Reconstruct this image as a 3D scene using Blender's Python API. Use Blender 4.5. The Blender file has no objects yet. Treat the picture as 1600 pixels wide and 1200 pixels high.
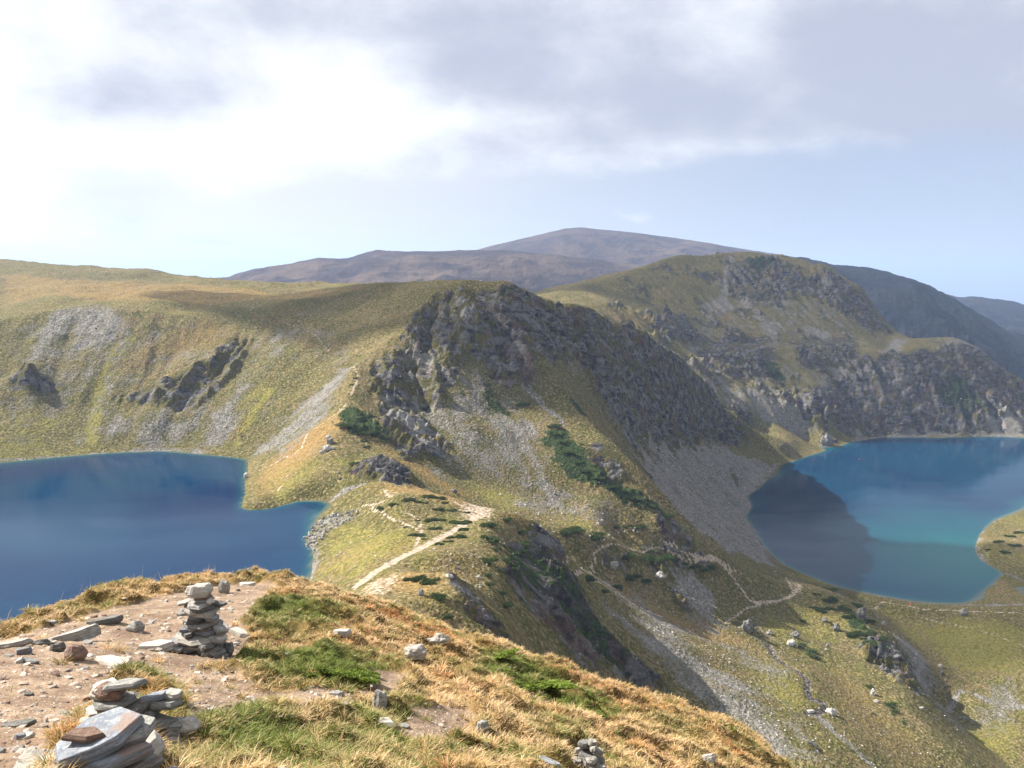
import bpy, bmesh, math, random
import numpy as np
from mathutils import Vector, Matrix, Euler
from mathutils.geometry import delaunay_2d_cdt
R = math.radians
sc = bpy.context.scene
col = sc.collection
rng = np.random.default_rng(7)
random.seed(7)
Q = 1.0                                   # mesh quality
# ------------------------------------------------------------------ camera model (photo pixels 1600 x 1200)
FPX, PITCH = 1244.0, R(8.2)
CP, SP = math.cos(PITCH), math.sin(PITCH)
def ray(px, py):
    cx, cy = (px-800)/FPX, (600-py)/FPX
    return np.array([cx, CP+SP*cy, -SP+CP*cy])
def Z(px, py, z):
    d = ray(px, py); return tuple(d*(z/d[2]))
def D(px, py, y):
    d = ray(px, py); return tuple(d*(y/d[1]))
# ------------------------------------------------------------------ noise
def _hash(ix, iy, s):
    h = (ix.astype(np.int64)*374761393 + iy.astype(np.int64)*668265263 + s*1442695041) & 0xffffffff
    h = ((h ^ (h >> 13))*1274126177) & 0xffffffff
    return (h ^ (h >> 16)) & 0xffff
_ang = np.linspace(0, 2*np.pi, 65536, endpoint=False)
_GC, _GS = np.cos(_ang).astype(np.float32), np.sin(_ang).astype(np.float32)
def pn(x, y, s=0):
    ix, iy = np.floor(x), np.floor(y)
    fx, fy = (x-ix).astype(np.float32), (y-iy).astype(np.float32)
    ix = ix.astype(np.int64); iy = iy.astype(np.int64)
    u = fx*fx*fx*(fx*(fx*6-15)+10); v = fy*fy*fy*(fy*(fy*6-15)+10)
    def g(a, b):
        h = _hash(ix+a, iy+b, s); return _GC[h]*(fx-a)+_GS[h]*(fy-b)
    n0 = g(0, 0); n0 += u*(g(1, 0)-n0)
    n1 = g(0, 1); n1 += u*(g(1, 1)-n1)
    return (n0+v*(n1-n0))*1.5
def fbm(x, y, lam, octs, s=0, gain=.5):
    out = 0; a = 1; t = 0
    for k in range(octs):
        out = out+a*pn(x/lam+k*17.3, y/lam-k*9.1, s+k); t += a; a *= gain; lam = lam/2.03
    return out/t
def ridged(x, y, lam, octs, s=0, gain=.55):
    out = 0; a = 1; t = 0
    for k in range(octs):
        out = out+a*(1-2.2*np.abs(pn(x/lam+k*7.3, y/lam+k*3.1, s+k))); t += a; a *= gain; lam = lam/2.1
    return out/t
def sst(a, b, x):
    t = np.clip((x-a)/(b-a), 0, 1); return t*t*(3-2*t)
# ------------------------------------------------------------------ raster terrain from breaklines (TIN -> grid)
class Raster:
    def __init__(s, x0, x1, y0, y1, h):
        s.x0, s.y0, s.h = x0, y0, h
        s.nx, s.ny = int((x1-x0)/h)+1, int((y1-y0)/h)+1
    def zeros(s): return np.zeros((s.ny, s.nx), np.float32)
    def tin(s, lines, default):
        vs, es, zs = [], [], []
        key = {}
        for L in lines:
            prev = None
            for p in L:
                k = (round(p[0], 2), round(p[1], 2))
                if k not in key:
                    key[k] = len(vs); vs.append(Vector((p[0], p[1]))); zs.append(p[2])
                i = key[k]
                if prev is not None and prev != i: es.append((prev, i))
                prev = i
        v2, e2, f2, ov, oe, of = delaunay_2d_cdt(vs, es, [], 0, 1e-4)
        z2 = []
        for i, o in enumerate(ov):
            if o: z2.append(zs[o[0]])
            else:
                d = sorted(((v2[i]-v).length, z) for v, z in zip(vs, zs))[:2]
                z2.append((d[0][1]*d[1][0]+d[1][1]*d[0][0])/(d[0][0]+d[1][0]))
                print('CROSS', [round(c) for c in v2[i]])
        out = np.full((s.ny, s.nx), default, np.float32)
        for f in f2:
            a, b, c = [v2[k] for k in f[:3]]
            ax, ay, bx, by, cx, cy = a.x, a.y, b.x, b.y, c.x, c.y
            i0 = max(0, int((min(ax, bx, cx)-s.x0)/s.h)); i1 = min(s.nx-1, int((max(ax, bx, cx)-s.x0)/s.h)+1)
            j0 = max(0, int((min(ay, by, cy)-s.y0)/s.h)); j1 = min(s.ny-1, int((max(ay, by, cy)-s.y0)/s.h)+1)
            if i1 < i0 or j1 < j0: continue
            X = s.x0+s.h*np.arange(i0, i1+1)[None, :]; Y = s.y0+s.h*np.arange(j0, j1+1)[:, None]
            den = (by-cy)*(ax-cx)+(cx-bx)*(ay-cy)
            if abs(den) < 1e-9: continue
            l1 = ((by-cy)*(X-cx)+(cx-bx)*(Y-cy))/den
            l2 = ((cy-ay)*(X-cx)+(ax-cx)*(Y-cy))/den
            l3 = 1-l1-l2
            m = (l1 >= -1e-6) & (l2 >= -1e-6) & (l3 >= -1e-6)
            zz = l1*z2[f[0]]+l2*z2[f[1]]+l3*z2[f[2]]
            out[j0:j1+1, i0:i1+1][m] = zz[m]
        return out
    def sample(s, g, x, y):
        u = np.clip((x-s.x0)/s.h, 0, s.nx-1.001); v = np.clip((y-s.y0)/s.h, 0, s.ny-1.001)
        i = u.astype(np.int32); j = v.astype(np.int32); fu = (u-i).astype(np.float32); fv = (v-j).astype(np.float32)
        a = g[j, i]; b = g[j, i+1]; c = g[j+1, i]; d = g[j+1, i+1]
        return (a*(1-fu)+b*fu)*(1-fv)+(c*(1-fu)+d*fu)*fv
    def poly(s, g, pts, val=1.0, mode='max'):
        P = np.array(pts, float)[:, :2]
        i0 = max(0, int((P[:, 0].min()-s.x0)/s.h)); i1 = min(s.nx-1, int((P[:, 0].max()-s.x0)/s.h)+1)
        j0 = max(0, int((P[:, 1].min()-s.y0)/s.h)); j1 = min(s.ny-1, int((P[:, 1].max()-s.y0)/s.h)+1)
        if i1 <= i0 or j1 <= j0: return
        X = s.x0+s.h*np.arange(i0, i1+1)[None, :]; Y = s.y0+s.h*np.arange(j0, j1+1)[:, None]
        ins = np.zeros((j1-j0+1, i1-i0+1), bool)
        n = len(P)
        for k in range(n):
            xa, ya = P[k]; xb, yb = P[(k+1) % n]
            if ya == yb: continue
            c = ((ya > Y) != (yb > Y)) & (X < (xb-xa)*(Y-ya)/(yb-ya)+xa)
            ins ^= c
        sub = g[j0:j1+1, i0:i1+1]
        sub[ins] = np.maximum(sub[ins], val) if mode == 'max' else val
    def line(s, g, pts, w, val=1.0):
        """soft line of half width w (metres)"""
        for (xa, ya), (xb, yb) in zip([p[:2] for p in pts[:-1]], [p[:2] for p in pts[1:]]):
            m = w*2+s.h
            i0 = max(0, int((min(xa, xb)-m-s.x0)/s.h)); i1 = min(s.nx-1, int((max(xa, xb)+m-s.x0)/s.h)+1)
            j0 = max(0, int((min(ya, yb)-m-s.y0)/s.h)); j1 = min(s.ny-1, int((max(ya, yb)+m-s.y0)/s.h)+1)
            if i1 <= i0 or j1 <= j0: continue
            X = s.x0+s.h*np.arange(i0, i1+1)[None, :]; Y = s.y0+s.h*np.arange(j0, j1+1)[:, None]
            L2 = (xb-xa)**2+(yb-ya)**2+1e-9
            t = np.clip(((X-xa)*(xb-xa)+(Y-ya)*(yb-ya))/L2, 0, 1)
            d = np.hypot(X-xa-t*(xb-xa), Y-ya-t*(yb-ya))
            v = np.clip(1.5-d/w, 0, 1)*val
            sub = g[j0:j1+1, i0:i1+1]; np.maximum(sub, v.astype(np.float32), out=sub)
def blur(g, r):
    """about a gaussian of sigma r cells (three box passes)"""
    r = int(round(r))
    if r < 1: return g
    for _ in range(3):
        for ax in (0, 1):
            p = np.pad(g, [(r+1, r) if a == ax else (0, 0) for a in (0, 1)], mode='edge').astype(np.float64)
            c = np.cumsum(p, axis=ax)
            n = g.shape[ax]
            if ax == 0: g = (c[2*r+1:2*r+1+n]-c[:n])/(2*r+1)
            else: g = (c[:, 2*r+1:2*r+1+n]-c[:, :n])/(2*r+1)
    return g.astype(np.float32)
SUN_E, SKY_S, HAZE, EXPO, CLOUD_T = 5.0, .365, 6e-5, 1.42, .42
AZ, EL = R(-70), R(40)
# ------------------------------------------------------------------ the mountain basin: breaklines (photo pixel + level or distance -> world)
LZ, RZ = -150.0, -308.0
def zl(pts, z): return [Z(a, b, z) for a, b in pts]
def dl(pts): return [D(*p) for p in pts]
W = lambda *p: [tuple(map(float, q)) for q in p]
shoreL = zl([(0,722),(60,716),(140,709),(200,705),(260,703),(320,708),(360,713),(390,721),(388,735),(379,752),(381,775),(378,795),
             (400,797),(430,794),(446,789),(455,783),(480,779),(508,780),(521,788),(518,800),(505,810),(489,822),(478,838),(470,850),(486,858),(491,872),(490,890),(487,908)], LZ)
shoreL += W((-85,340,LZ),(-120,300,LZ),(-200,262,LZ),(-330,250,LZ),(-480,300,LZ),(-560,420,LZ),(-540,540,LZ),(-460,600,LZ))
shoreR = zl([(1262,711),(1235,720),(1213,728),(1200,745),(1180,765),(1162,775),(1172,790),(1160,808),(1175,830),(1190,855),(1210,875),
             (1240,892),(1290,912),(1340,925),(1400,936),(1440,942),(1500,945),(1600,942)], RZ)
shoreR += zl([(1680,930),(1640,912),(1600,905),(1560,895),(1532,876),(1524,855),(1532,830),(1552,812),(1600,793),(1700,770)], RZ)
shoreR += W((900,1120,RZ),(1180,1200,RZ),(1300,1420,RZ),(1120,1460,RZ))
shoreR += zl([(1600,682),(1540,680),(1480,680),(1400,681),(1350,685),(1318,690),(1308,697),(1298,703),(1285,702)], RZ)
lines = [shoreL+[shoreL[0]], shoreR+[shoreR[0]]]
def inner(poly, k, dz):
    c = np.mean([p[:2] for p in poly], axis=0)
    return [(c[0]+(p[0]-c[0])*k, c[1]+(p[1]-c[1])*k, p[2]+dz) for p in poly]
lines.append(W((-350,450,-175),(-250,420,-175),(-300,520,-175)))
lines.append(W((-200,430,-166),(-170,450,-162)))
lines.append(zl([(400,815),(440,808),(478,798),(504,796)], -154.5))
lines.append(zl([(400,850),(445,850),(470,885),(455,900)], -157))
lines.append(zl([(392,782),(398,765),(410,752)], -145.5)+zl([(425,770),(440,778)], -147))
lines.append(zl([(360,790),(355,760),(365,735)], -156))
lines.append(zl([(535,800),(515,830),(500,860),(505,890)], -145.5))
lines.append(zl([(1250,800),(1300,880),(1450,900),(1450,800),(1350,740),(1500,720)], RZ-18))
B = lines.append
# left wall: rim, plateau, skyline
B(dl([(-260,560,720),(-100,520,760),(0,497,790),(60,482,810),(120,474,820),(190,484,810),(260,492,815),(330,490,825),(400,488,830),(470,500,815),(520,505,800)]))
B(dl([(-100,640,655),(0,640,672),(100,640,690),(200,630,700),(300,625,695),(400,640,665),(470,620,675)]))
B(dl([(-260,430,1250),(0,448,1150),(120,452,1120),(260,455,1080),(400,460,1020),(520,463,960),(600,458,900)]))
B(dl([(-400,402,1700),(-200,400,1650),(0,405,1600),(60,411,1580),(110,413,1560),(150,417,1540),(210,419,1520),(235,422,1500),(270,429,1480),(330,434,1450),(380,437,1420),(450,441,1380),(530,446,1300),(600,446,1120)]))
B(W((-1300,2000,-60),(-800,2000,-70),(-350,1900,-90),(-150,1700,-100)))
B(W((-1390,700,60),(-1000,700,40),(-900,500,-20),(-700,300,-100),(-600,150,-130),(-300,100,-120)))
B(W((-1390,1400,60),(-1250,1300,40)))
B(W((-620,650,-130),(-700,480,-100)))
# central peak: summit ridge and the cliff skyline falling away to the right lake
B(dl([(600,446,1120),(560,452,960),(600,443,900),(640,437,870),(690,433,850),(740,431,835),(790,437,835),(815,447,845),(838,460,860),(870,478,885),(900,476,900),(926,481,920),(950,498,945),(985,507,975),(1005,514,1000),(1030,536,1040),(1062,560,1100),(1092,580,1160),(1115,608,1205),(1135,640,1240),(1170,657,1270),(1200,680,1290),(1240,702,1305)]))
# west flank edge (path ridge) from the saddle to the summit
B(dl([(470,757,515),(500,715,545),(520,690,560),(545,640,600),(552,600,640),(556,570,675),(600,530,720),(640,490,765),(680,455,810)]))
B(dl([(392,722,621),(420,690,632),(460,650,650),(500,610,675),(556,570,675)]))
B(dl([(420,775,520),(440,745,540),(470,757,515)]))
# rock slabs below the path ridge and the fan
B(dl([(560,655,590),(600,700,565),(640,720,560),(690,720,575)]))
B(dl([(600,620,650),(650,650,645),(700,680,630)]))
B(dl([(690,480,760),(700,530,725),(700,600,680),(720,660,640),(740,710,610)]))
B(dl([(540,735,520),(580,720,520),(620,745,500),(660,766,485)]))
# meadow at the foot
B(dl([(660,770,505),(720,745,575),(800,760,590),(870,790,580),(940,815,560)]))
B(dl([(690,790,500),(760,800,520),(830,815,520),(900,835,520),(960,845,535)]))
B(dl([(880,875,495),(930,868,520),(1000,855,560),(1050,862,585)]))
# spur from the summit down to the right
B(dl([(790,452,820),(830,520,775),(858,580,735),(900,632,700),(950,680,660),(990,722,640),(998,745,630),(1012,790,600),(1042,822,585),(1072,845,592),(1105,866,600),(1160,889,618),(1212,906,648),(1240,911,665)]))
B(dl([(800,640,690),(850,680,650),(900,720,625),(940,760,605)]))
# hidden ground and scree slope beyond that spur, cliff base
B(dl([(905,600,790),(950,640,815),(1000,690,860),(1040,680,960),(1080,680,1080),(1130,690,1210),(1180,703,1275)]))
B(dl([(1020,770,790),(1060,800,760),(1100,840,740),(1150,868,750)]))
B(dl([(1010,728,830),(1060,745,880),(1110,745,990),(1160,725,1150)]))
# behind the cliff ridge: plateau and valley to the right-hand mountain
B(W((60,1020,-62),(110,1080,-75),(180,1150,-105),(240,1230,-140),(290,1290,-190),(350,1330,-250),(420,1370,-285)))
B(dl([(700,445,1050),(860,465,1250),(930,478,1260)]))
# right-hand mountain
B(dl([(700,470,1400),(860,462,1500),(905,448,1620),(950,435,1720),(1000,418,1820),(1040,403,1900),(1090,396,1960),(1140,391,2000),(1190,391,2000),(1225,395,1980),(1262,407,1950),(1290,408,1930),(1318,428,1900),(1345,445,1870),(1362,470,1850),(1378,498,1830),(1400,516,1800),(1425,527,1740),(1440,530,1690),(1482,524,1660),(1515,529,1640),(1535,548,1630),(1560,570,1620),(1600,598,1600),(1700,640,1560)]))
B(dl([(905,500,1340),(960,520,1350),(1010,550,1340),(1060,590,1340),(1120,620,1360),(1160,640,1370),(1200,660,1385),(1250,690,1400),(1285,702,1362)]))
B(dl([(950,470,1500),(1020,490,1550),(1100,510,1620),(1160,530,1600),(1240,560,1560),(1290,590,1520)]))
B(dl([(1100,560,1480),(1180,600,1450),(1230,640,1420),(1270,670,1410)]))
B(dl([(1060,440,1780),(1140,460,1780),(1220,470,1780),(1290,490,1760),(1340,520,1720),(1390,540,1700)]))
B(dl([(1335,550,1620),(1380,555,1590),(1430,560,1580),(1500,575,1570),(1560,610,1560),(1610,640,1540)]))
B(dl([(1310,600,1530),(1330,640,1490),(1350,668,1460),(1410,668,1460),(1500,668,1465),(1600,668,1465)]))
B(dl([(1240,625,1440),(1275,608,1440),(1300,622,1440)]))
B(W((-100,2290,-150),(700,2290,-200),(1590,2290,-350)))
B(W((1590,1300,-300),(1400,1700,-300),(1100,1900,-330),(900,2000,-250)))
# near ridge with the path
B(W((0,21,-14),(-8,60,-33),(-22,110,-58),(-38,170,-84),(-48,230,-104))+dl([(560,915,290),(600,880,318),(680,840,378),(735,806,425)]))
B(dl([(735,806,425),(780,802,436),(815,804,442),(842,813,445),(863,848,442),(886,883,436),(906,915,430),(941,965,423),(1000,1030,415),(1060,1088,408),(1100,1150,398)]))
B(dl([(735,806,425),(735,790,446),(700,777,452),(660,773,454),(632,771,457),(600,757,474),(560,757,476)]))
B(dl([(560,757,476),(535,766,475),(522,778,478)]))
B(dl([(520,905,330),(560,870,345),(600,845,368),(640,820,402)]))
B(dl([(505,890,362),(525,850,410),(570,815,432),(590,795,432),(610,778,438)]))
B(dl([(530,815,445),(548,800,455),(560,785,460)]))
B(dl([(600,752,500),(660,768,490),(700,780,486),(760,798,490)]))
# sub spur and gully, cliff foot
B(dl([(600,905,285),(640,895,288),(690,893,282),(720,915,272),(755,945,262),(790,1000,252),(830,1080,245),(900,1200,240)]))
B(dl([(690,860,330),(720,900,316),(770,930,312),(820,990,308),(880,1060,308),(960,1150,312)]))
B(dl([(750,850,368),(790,880,355),(830,940,348),(880,1000,345),(960,1080,345)]))
# the valley floor beyond the near cliff
B(dl([(905,890,482),(945,935,465),(1000,990,450),(1065,1055,430),(1130,1120,402),(1200,1200,365)]))
B(dl([(885,880,508),(930,905,512),(980,935,508),(1040,970,505),(1100,1000,500),(1160,1040,470),(1230,1110,420),(1290,1190,372),(1350,1290,340)]))
B(dl([(1000,880,545),(1030,900,550),(1070,930,545),(1110,960,540),(1150,975,545),(1185,988,545)]))
B(dl([(980,862,560),(1020,875,568),(1060,890,578),(1080,895,585),(1130,930,585),(1190,944,602),(1240,926,640)]))
B(dl([(1195,1000,530),(1215,1020,510),(1262,1050,478),(1270,1090,448),(1290,1115,433),(1330,1150,412),(1380,1210,385),(1420,1290,350)]))
# knoll and its ridge
B(dl([(1250,921,650),(1285,924,645),(1320,935,632),(1360,965,605),(1385,985,590)]))
B(dl([(1300,1010,565),(1345,1030,545),(1380,1055,520),(1420,1100,482),(1470,1150,450),(1530,1210,425),(1600,1290,400)]))
B(dl([(1385,985,590),(1402,1015,575),(1420,1060,530)]))
B(dl([(1240,1000,545),(1290,1040,520),(1340,1090,475),(1400,1160,435)]))
# meadow beyond, its foot line below the knoll
B(zl([(1310,924),(1400,943),(1500,953),(1620,953)], -303.5))
B(zl([(1385,962),(1430,1010),(1462,1050)], -314)+zl([(1452,1090),(1490,1130),(1570,1200),(1640,1260)], -328))
B(zl([(1450,980),(1530,1000),(1620,1000)], -314))
B(zl([(1500,1060),(1560,1070),(1650,1070)], -320))
B(zl([(1540,1130),(1650,1140)], -328))
B(zl([(1550,850),(1600,845),(1680,850)], -301))
# around and below the frame
B(W((40,60,-52),(60,110,-85),(90,170,-130),(140,250,-210)))
B(W((-50,30,-28),(-90,110,-70),(-125,200,-115),(-95,280,-138)))
B(W((350,300,-330),(600,400,-340),(800,550,-330),(1000,800,-300),(1590,900,-280)))
B(W((-1390,21,-200),(-300,21,-60),(300,21,-200),(1590,21,-350)))
B(W((300,180,-330),(700,200,-370)))
TR = Raster(-1390, 1590, 22, 2290, 2.0)
H0 = TR.tin(lines, -200)
Ha, Hb, Hc = blur(H0, 1), blur(H0, 2), blur(H0, 4)
YY = (TR.y0+TR.h*np.arange(TR.ny))[:, None]
w1 = sst(300, 600, YY)*np.ones_like(H0); w2 = sst(900, 1400, YY)*np.ones_like(H0)
H0 = (Ha*(1-w1)+Hb*w1)*(1-w2)+Hc*w2
H0 = H0.astype(np.float32)
# ------------------------------------------------------------------ helpers for objects
def tag(o, label=None, cat=None, group=None, kind=None):
    for k, v in (('label', label), ('category', cat), ('group', group), ('kind', kind)):
        if v: o[k] = v
    return o
def grid_mesh(name, X, Y, Zz, mat, attrs=None):
    nr, nc = X.shape
    n = nr*nc
    me = bpy.data.meshes.new(name)
    co = np.empty((n, 3), np.float32); co[:, 0] = X.ravel(); co[:, 1] = Y.ravel(); co[:, 2] = Zz.ravel()
    j, i = np.meshgrid(np.arange(nr-1), np.arange(nc-1), indexing='ij')
    a = (j*nc+i).ravel()
    q = np.stack([a, a+1, a+nc+1, a+nc], 1).astype(np.int32)
    return fill_mesh(name, me, co, q, mat, attrs)
def fill_mesh(name, me, co, q, mat, attrs=None, smooth=True):
    k = q.shape[1]; m = len(q)
    me.vertices.add(len(co)); me.vertices.foreach_set('co', co.ravel().astype(np.float32))
    me.loops.add(m*k); me.loops.foreach_set('vertex_index', q.ravel().astype(np.int32))
    me.polygons.add(m); me.polygons.foreach_set('loop_start', np.arange(0, m*k, k, dtype=np.int32))
    me.polygons.foreach_set('use_smooth', np.full(m, smooth))
    me.update(calc_edges=True)
    for an, arr in (attrs or {}).items():
        at = me.color_attributes.new(an, 'FLOAT_COLOR', 'POINT')
        at.data.foreach_set('color', arr.astype(np.float32).ravel())
    me.materials.append(mat)
    o = bpy.data.objects.new(name, me); col.objects.link(o)
    return o
def polar_rows(hfun, th, r0, r1, nrow, fine=3000, flat=.35, flatfun=None):
    """radii for every azimuth, closer together where the slope turns to the valley"""
    lr = np.linspace(math.log(r0), math.log(r1), fine)
    thc = th[::6] if len(th) > 60 else th
    Rr = np.exp(lr)[:, None]*np.ones(len(thc))[None, :]
    h = hfun(Rr*np.sin(thc), Rr*np.cos(thc))
    el = h/Rr
    d = np.abs(np.diff(el, axis=0))+flat*np.diff(lr)[:, None]
    k = 7
    p = np.pad(d, ((0, 0), (k, k)), mode='edge'); c = np.cumsum(p, axis=1)
    d = (c[:, 2*k:]-np.concatenate([np.zeros((d.shape[0], 1)), c[:, :-2*k-1]], 1))/(2*k+1)
    s = np.vstack([np.zeros(len(thc)), np.cumsum(d, axis=0)]); s /= s[-1]
    t = np.linspace(0, 1, nrow)
    L = np.stack([np.interp(t, s[:, i], lr) for i in range(len(thc))], 1)
    out = np.empty((nrow, len(th)), np.float32)
    for j in range(nrow): out[j] = np.interp(th, thc, L[j])
    return np.exp(out)
# ------------------------------------------------------------------ rays onto the ground, ground cover maps (all kept in metres on the map)
_T = np.exp(np.linspace(math.log(28), math.log(2500), 5000))
def cast(px, py, H=None):
    d = ray(px, py); x = d[0]*_T/d[1]; y = _T; z = d[2]*_T/d[1]
    h = np.maximum(TR.sample(H0 if H is None else H, x, y), -1000)
    k = np.argmax((z < h) & (y > 110))
    if k == 0 and not (z[0] < h[0] and y[0] > 110): return None
    return (float(x[k]), float(y[k]), float(h[k]))
def casts(pts): return [p for p in (cast(*q) for q in pts) if p]
def pmap(items, soft=2):
    g = TR.zeros()
    for v, pts in items:
        c = casts(pts)
        if len(c) > 2: TR.poly(g, c, v)
    return blur(g, soft+1)
LW = 1.0
def lmap(items, g=None):
    g = TR.zeros() if g is None else g
    for w, pts in items:
        c = casts(pts)
        if len(c) > 1: TR.line(g, c, w*LW)
    return g
rock = pmap([
 (.62,[(640,490),(690,455),(740,452),(800,452),(800,560),(740,560),(705,600),(692,640),(640,625),(590,605),(565,575),(615,530)]),
 (1,[(755,462),(795,450),(850,482),(900,488),(950,508),(1005,524),(1060,570),(1115,622),(1143,662),(1165,690),(1120,690),(1060,690),(1010,686),(965,655),(930,610),(895,572),(860,555),(835,560),(845,600),(800,612),(765,600),(750,540)]),
 (1,[(575,600),(640,622),(700,700),(716,722),(660,716),(612,665)]),
 (1,[(533,738),(560,720),(600,716),(640,742),(669,768),(640,768),(600,754),(560,746)]),
 (.75,[(590,655),(625,665),(652,712),(640,728),(605,700)]),
 (.6,[(165,622),(240,602),(290,582),(338,545),(372,520),(398,532),(385,570),(350,610),(310,642),(270,650),(230,640),(172,636)]),
 (.5,[(0,578),(60,585),(115,602),(105,628),(0,610)]),
 (1,[(800,850),(830,828),(850,826),(878,872),(900,915),(925,965),(1000,1032),(1058,1085),(1000,1075),(940,1060),(880,1010),(820,950),(790,905),(800,872)]),
 (1,[(690,900),(720,905),(752,940),(795,1002),(760,992),(715,945)]),
 (.7,[(900,705),(945,692),(985,735),(990,758),(930,750),(905,730)]),
 (.8,[(1020,795),(1045,808),(1085,850),(1060,848),(1030,828)]),
 (.95,[(1325,566),(1400,556),(1480,540),(1540,560),(1600,606),(1600,650),(1500,672),(1340,672),(1305,640),(1295,605)]),
 (.7,[(1285,415),(1325,440),(1360,480),(1395,520),(1350,510),(1310,490),(1270,470),(1255,440)]),
 (.75,[(1085,550),(1150,520),(1200,540),(1212,590),(1150,592),(1105,578)]),
 (.75,[(1230,535),(1290,520),(1330,545),(1320,580),(1260,572)]),
 (.65,[(1130,410),(1200,400),(1250,420),(1240,470),(1180,480),(1140,450)]),
 (.65,[(1020,500),(1070,490),(1080,520),(1050,540),(1010,530)]),
 (1,[(1238,626),(1275,608),(1310,622),(1320,655),(1290,662),(1250,642)]),
 (1,[(1278,690),(1300,681),(1312,690),(1300,702),(1284,702)]),
 (1,[(1335,1005),(1388,990),(1405,1025),(1432,1065),(1442,1085),(1400,1070),(1365,1040)]),
 (1,[(1330,950),(1352,960),(1372,980),(1340,975)]),
 (.8,[(950,866),(985,872),(1040,890),(1065,905),(1050,915),(1010,898),(950,884)]),
 (.9,[(1040,920),(1075,935),(1100,962),(1080,966),(1050,945)]),
 (.9,[(1155,968),(1185,968),(1190,996),(1165,990)]),
 (.8,[(372,770),(382,755),(395,785),(440,786),(450,790),(400,800),(378,796)]),
 (.7,[(1262,1180),(1200,1120),(1280,1165),(1300,1200)])], 1)
scree = pmap([
 (.15,[(-40,500),(60,480),(190,486),(330,495),(520,480),(570,520),(540,620),(460,700),(400,712),(200,698),(0,712),(-40,712)]),
 (.3,[(640,470),(760,600),(860,650),(960,830),(900,820),(760,780),(660,740),(620,640)]),
 (.36,[(1000,520),(1100,450),(1300,480),(1400,560),(1300,600),(1260,690),(1150,640),(1050,580)]),
 (.4,[(1300,620),(1400,570),(1600,600),(1600,670),(1320,670)]),
 (.4,[(900,880),(1080,950),(1200,960),(1260,1100),(1300,1200),(1100,1100),(950,960)]),
 (1,[(1012,738),(1005,700),(1060,694),(1130,702),(1212,728),(1165,775),(1190,850),(1215,888),(1150,868),(1100,850),(1060,800),(1025,762)]),
 (.5,[(715,605),(745,612),(800,650),(850,700),(862,740),(905,795),(950,830),(860,802),(800,762),(740,742),(700,705)]),
 (.85,[(815,655),(840,650),(850,700),(830,715)]), (.75,[(840,760),(900,775),(905,800),(850,790)]),
 (.3,[(0,520),(60,490),(130,472),(190,486),(200,540),(165,600),(150,690),(0,706)]),
 (.62,[(52,500),(90,480),(140,473),(188,486),(190,520),(160,548),(120,520),(70,530),(45,520)]),
 (.42,[(160,642),(240,645),(340,650),(335,700),(240,698),(155,696)]),
 (.8,[(325,690),(345,645),(375,592),(398,560),(372,640),(345,692)]),
 (.85,[(388,684),(425,618),(450,590),(440,612),(402,672)]),
 (.75,[(470,628),(545,568),(548,585),(500,640),(475,660)]), (.6,[(400,700),(470,650),(540,620),(480,680),(430,720)]),
 (.3,[(380,560),(430,490),(520,480),(560,500),(460,580),(400,600)]),
 (1,[(1160,608),(1200,618),(1240,645),(1295,676),(1262,676),(1190,648)]),
 (.9,[(1178,493),(1216,505),(1212,545),(1196,520)]), (.95,[(1250,505),(1280,520),(1300,518),(1278,548)]),
 (.85,[(1125,440),(1140,400),(1150,405),(1132,470),(1120,490)]), (.8,[(1090,480),(1120,470),(1180,470),(1130,490)]),
 (1,[(1318,560),(1352,555),(1335,590),(1305,600),(1310,575)]), (1,[(1375,550),(1400,528),(1420,530),(1400,560)]),
 (1,[(1500,672),(1540,655),(1600,642),(1600,680),(1500,679)]),
 (.9,[(1290,600),(1330,655),(1345,680),(1325,672),(1300,640)]),
 (.72,[(965,930),(1030,970),(1110,1030),(1200,1100),(1290,1170),(1300,1200),(1180,1170),(1060,1060),(990,990)]),
 (1,[(1060,885),(1100,905),(1125,945),(1085,958),(1055,925)]),
 (1,[(1392,988),(1430,1008),(1458,1050),(1440,1075),(1405,1030)]),
 (.55,[(1430,1068),(1600,1050),(1600,1120),(1470,1125)]),
 (.95,[(470,850),(488,822),(520,803),(560,797),(555,810),(520,826),(500,850),(493,900),(484,905),(488,862)]),
 (.6,[(780,760),(900,775),(940,800),(900,812),(820,800)]),
 (.9,[(1150,1105),(1210,1110),(1240,1150),(1200,1200),(1160,1160)])], 1)
scree = lmap([(2.5,[(520,779),(545,764),(570,757)]), (3,[(1270,1112),(1300,1140),(1330,1165),(1365,1200)]), (1.5,[(490,905),(492,870),(484,845)]),
 (2.5,[(1430,1085),(1500,1082),(1560,1095),(1600,1105)]), (3,[(1213,725),(1200,745),(1165,775),(1172,790),(1163,808),(1190,855),(1215,880)]),
 (2,[(1300,915),(1360,929),(1430,942),(1500,946),(1600,944)]), (3,[(1524,855),(1533,832),(1552,813),(1600,794)]), (3,[(1524,858),(1534,878),(1565,897),(1600,907)]),
 (4,[(1330,686),(1400,680),(1500,678),(1600,681)]), (3,[(700,488),(708,510),(712,545)]), (2,[(800,570),(830,612),(862,648),(880,660)]),
 (2,[(0,722),(60,716),(140,709),(200,705),(260,703),(320,708)])], scree)
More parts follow.
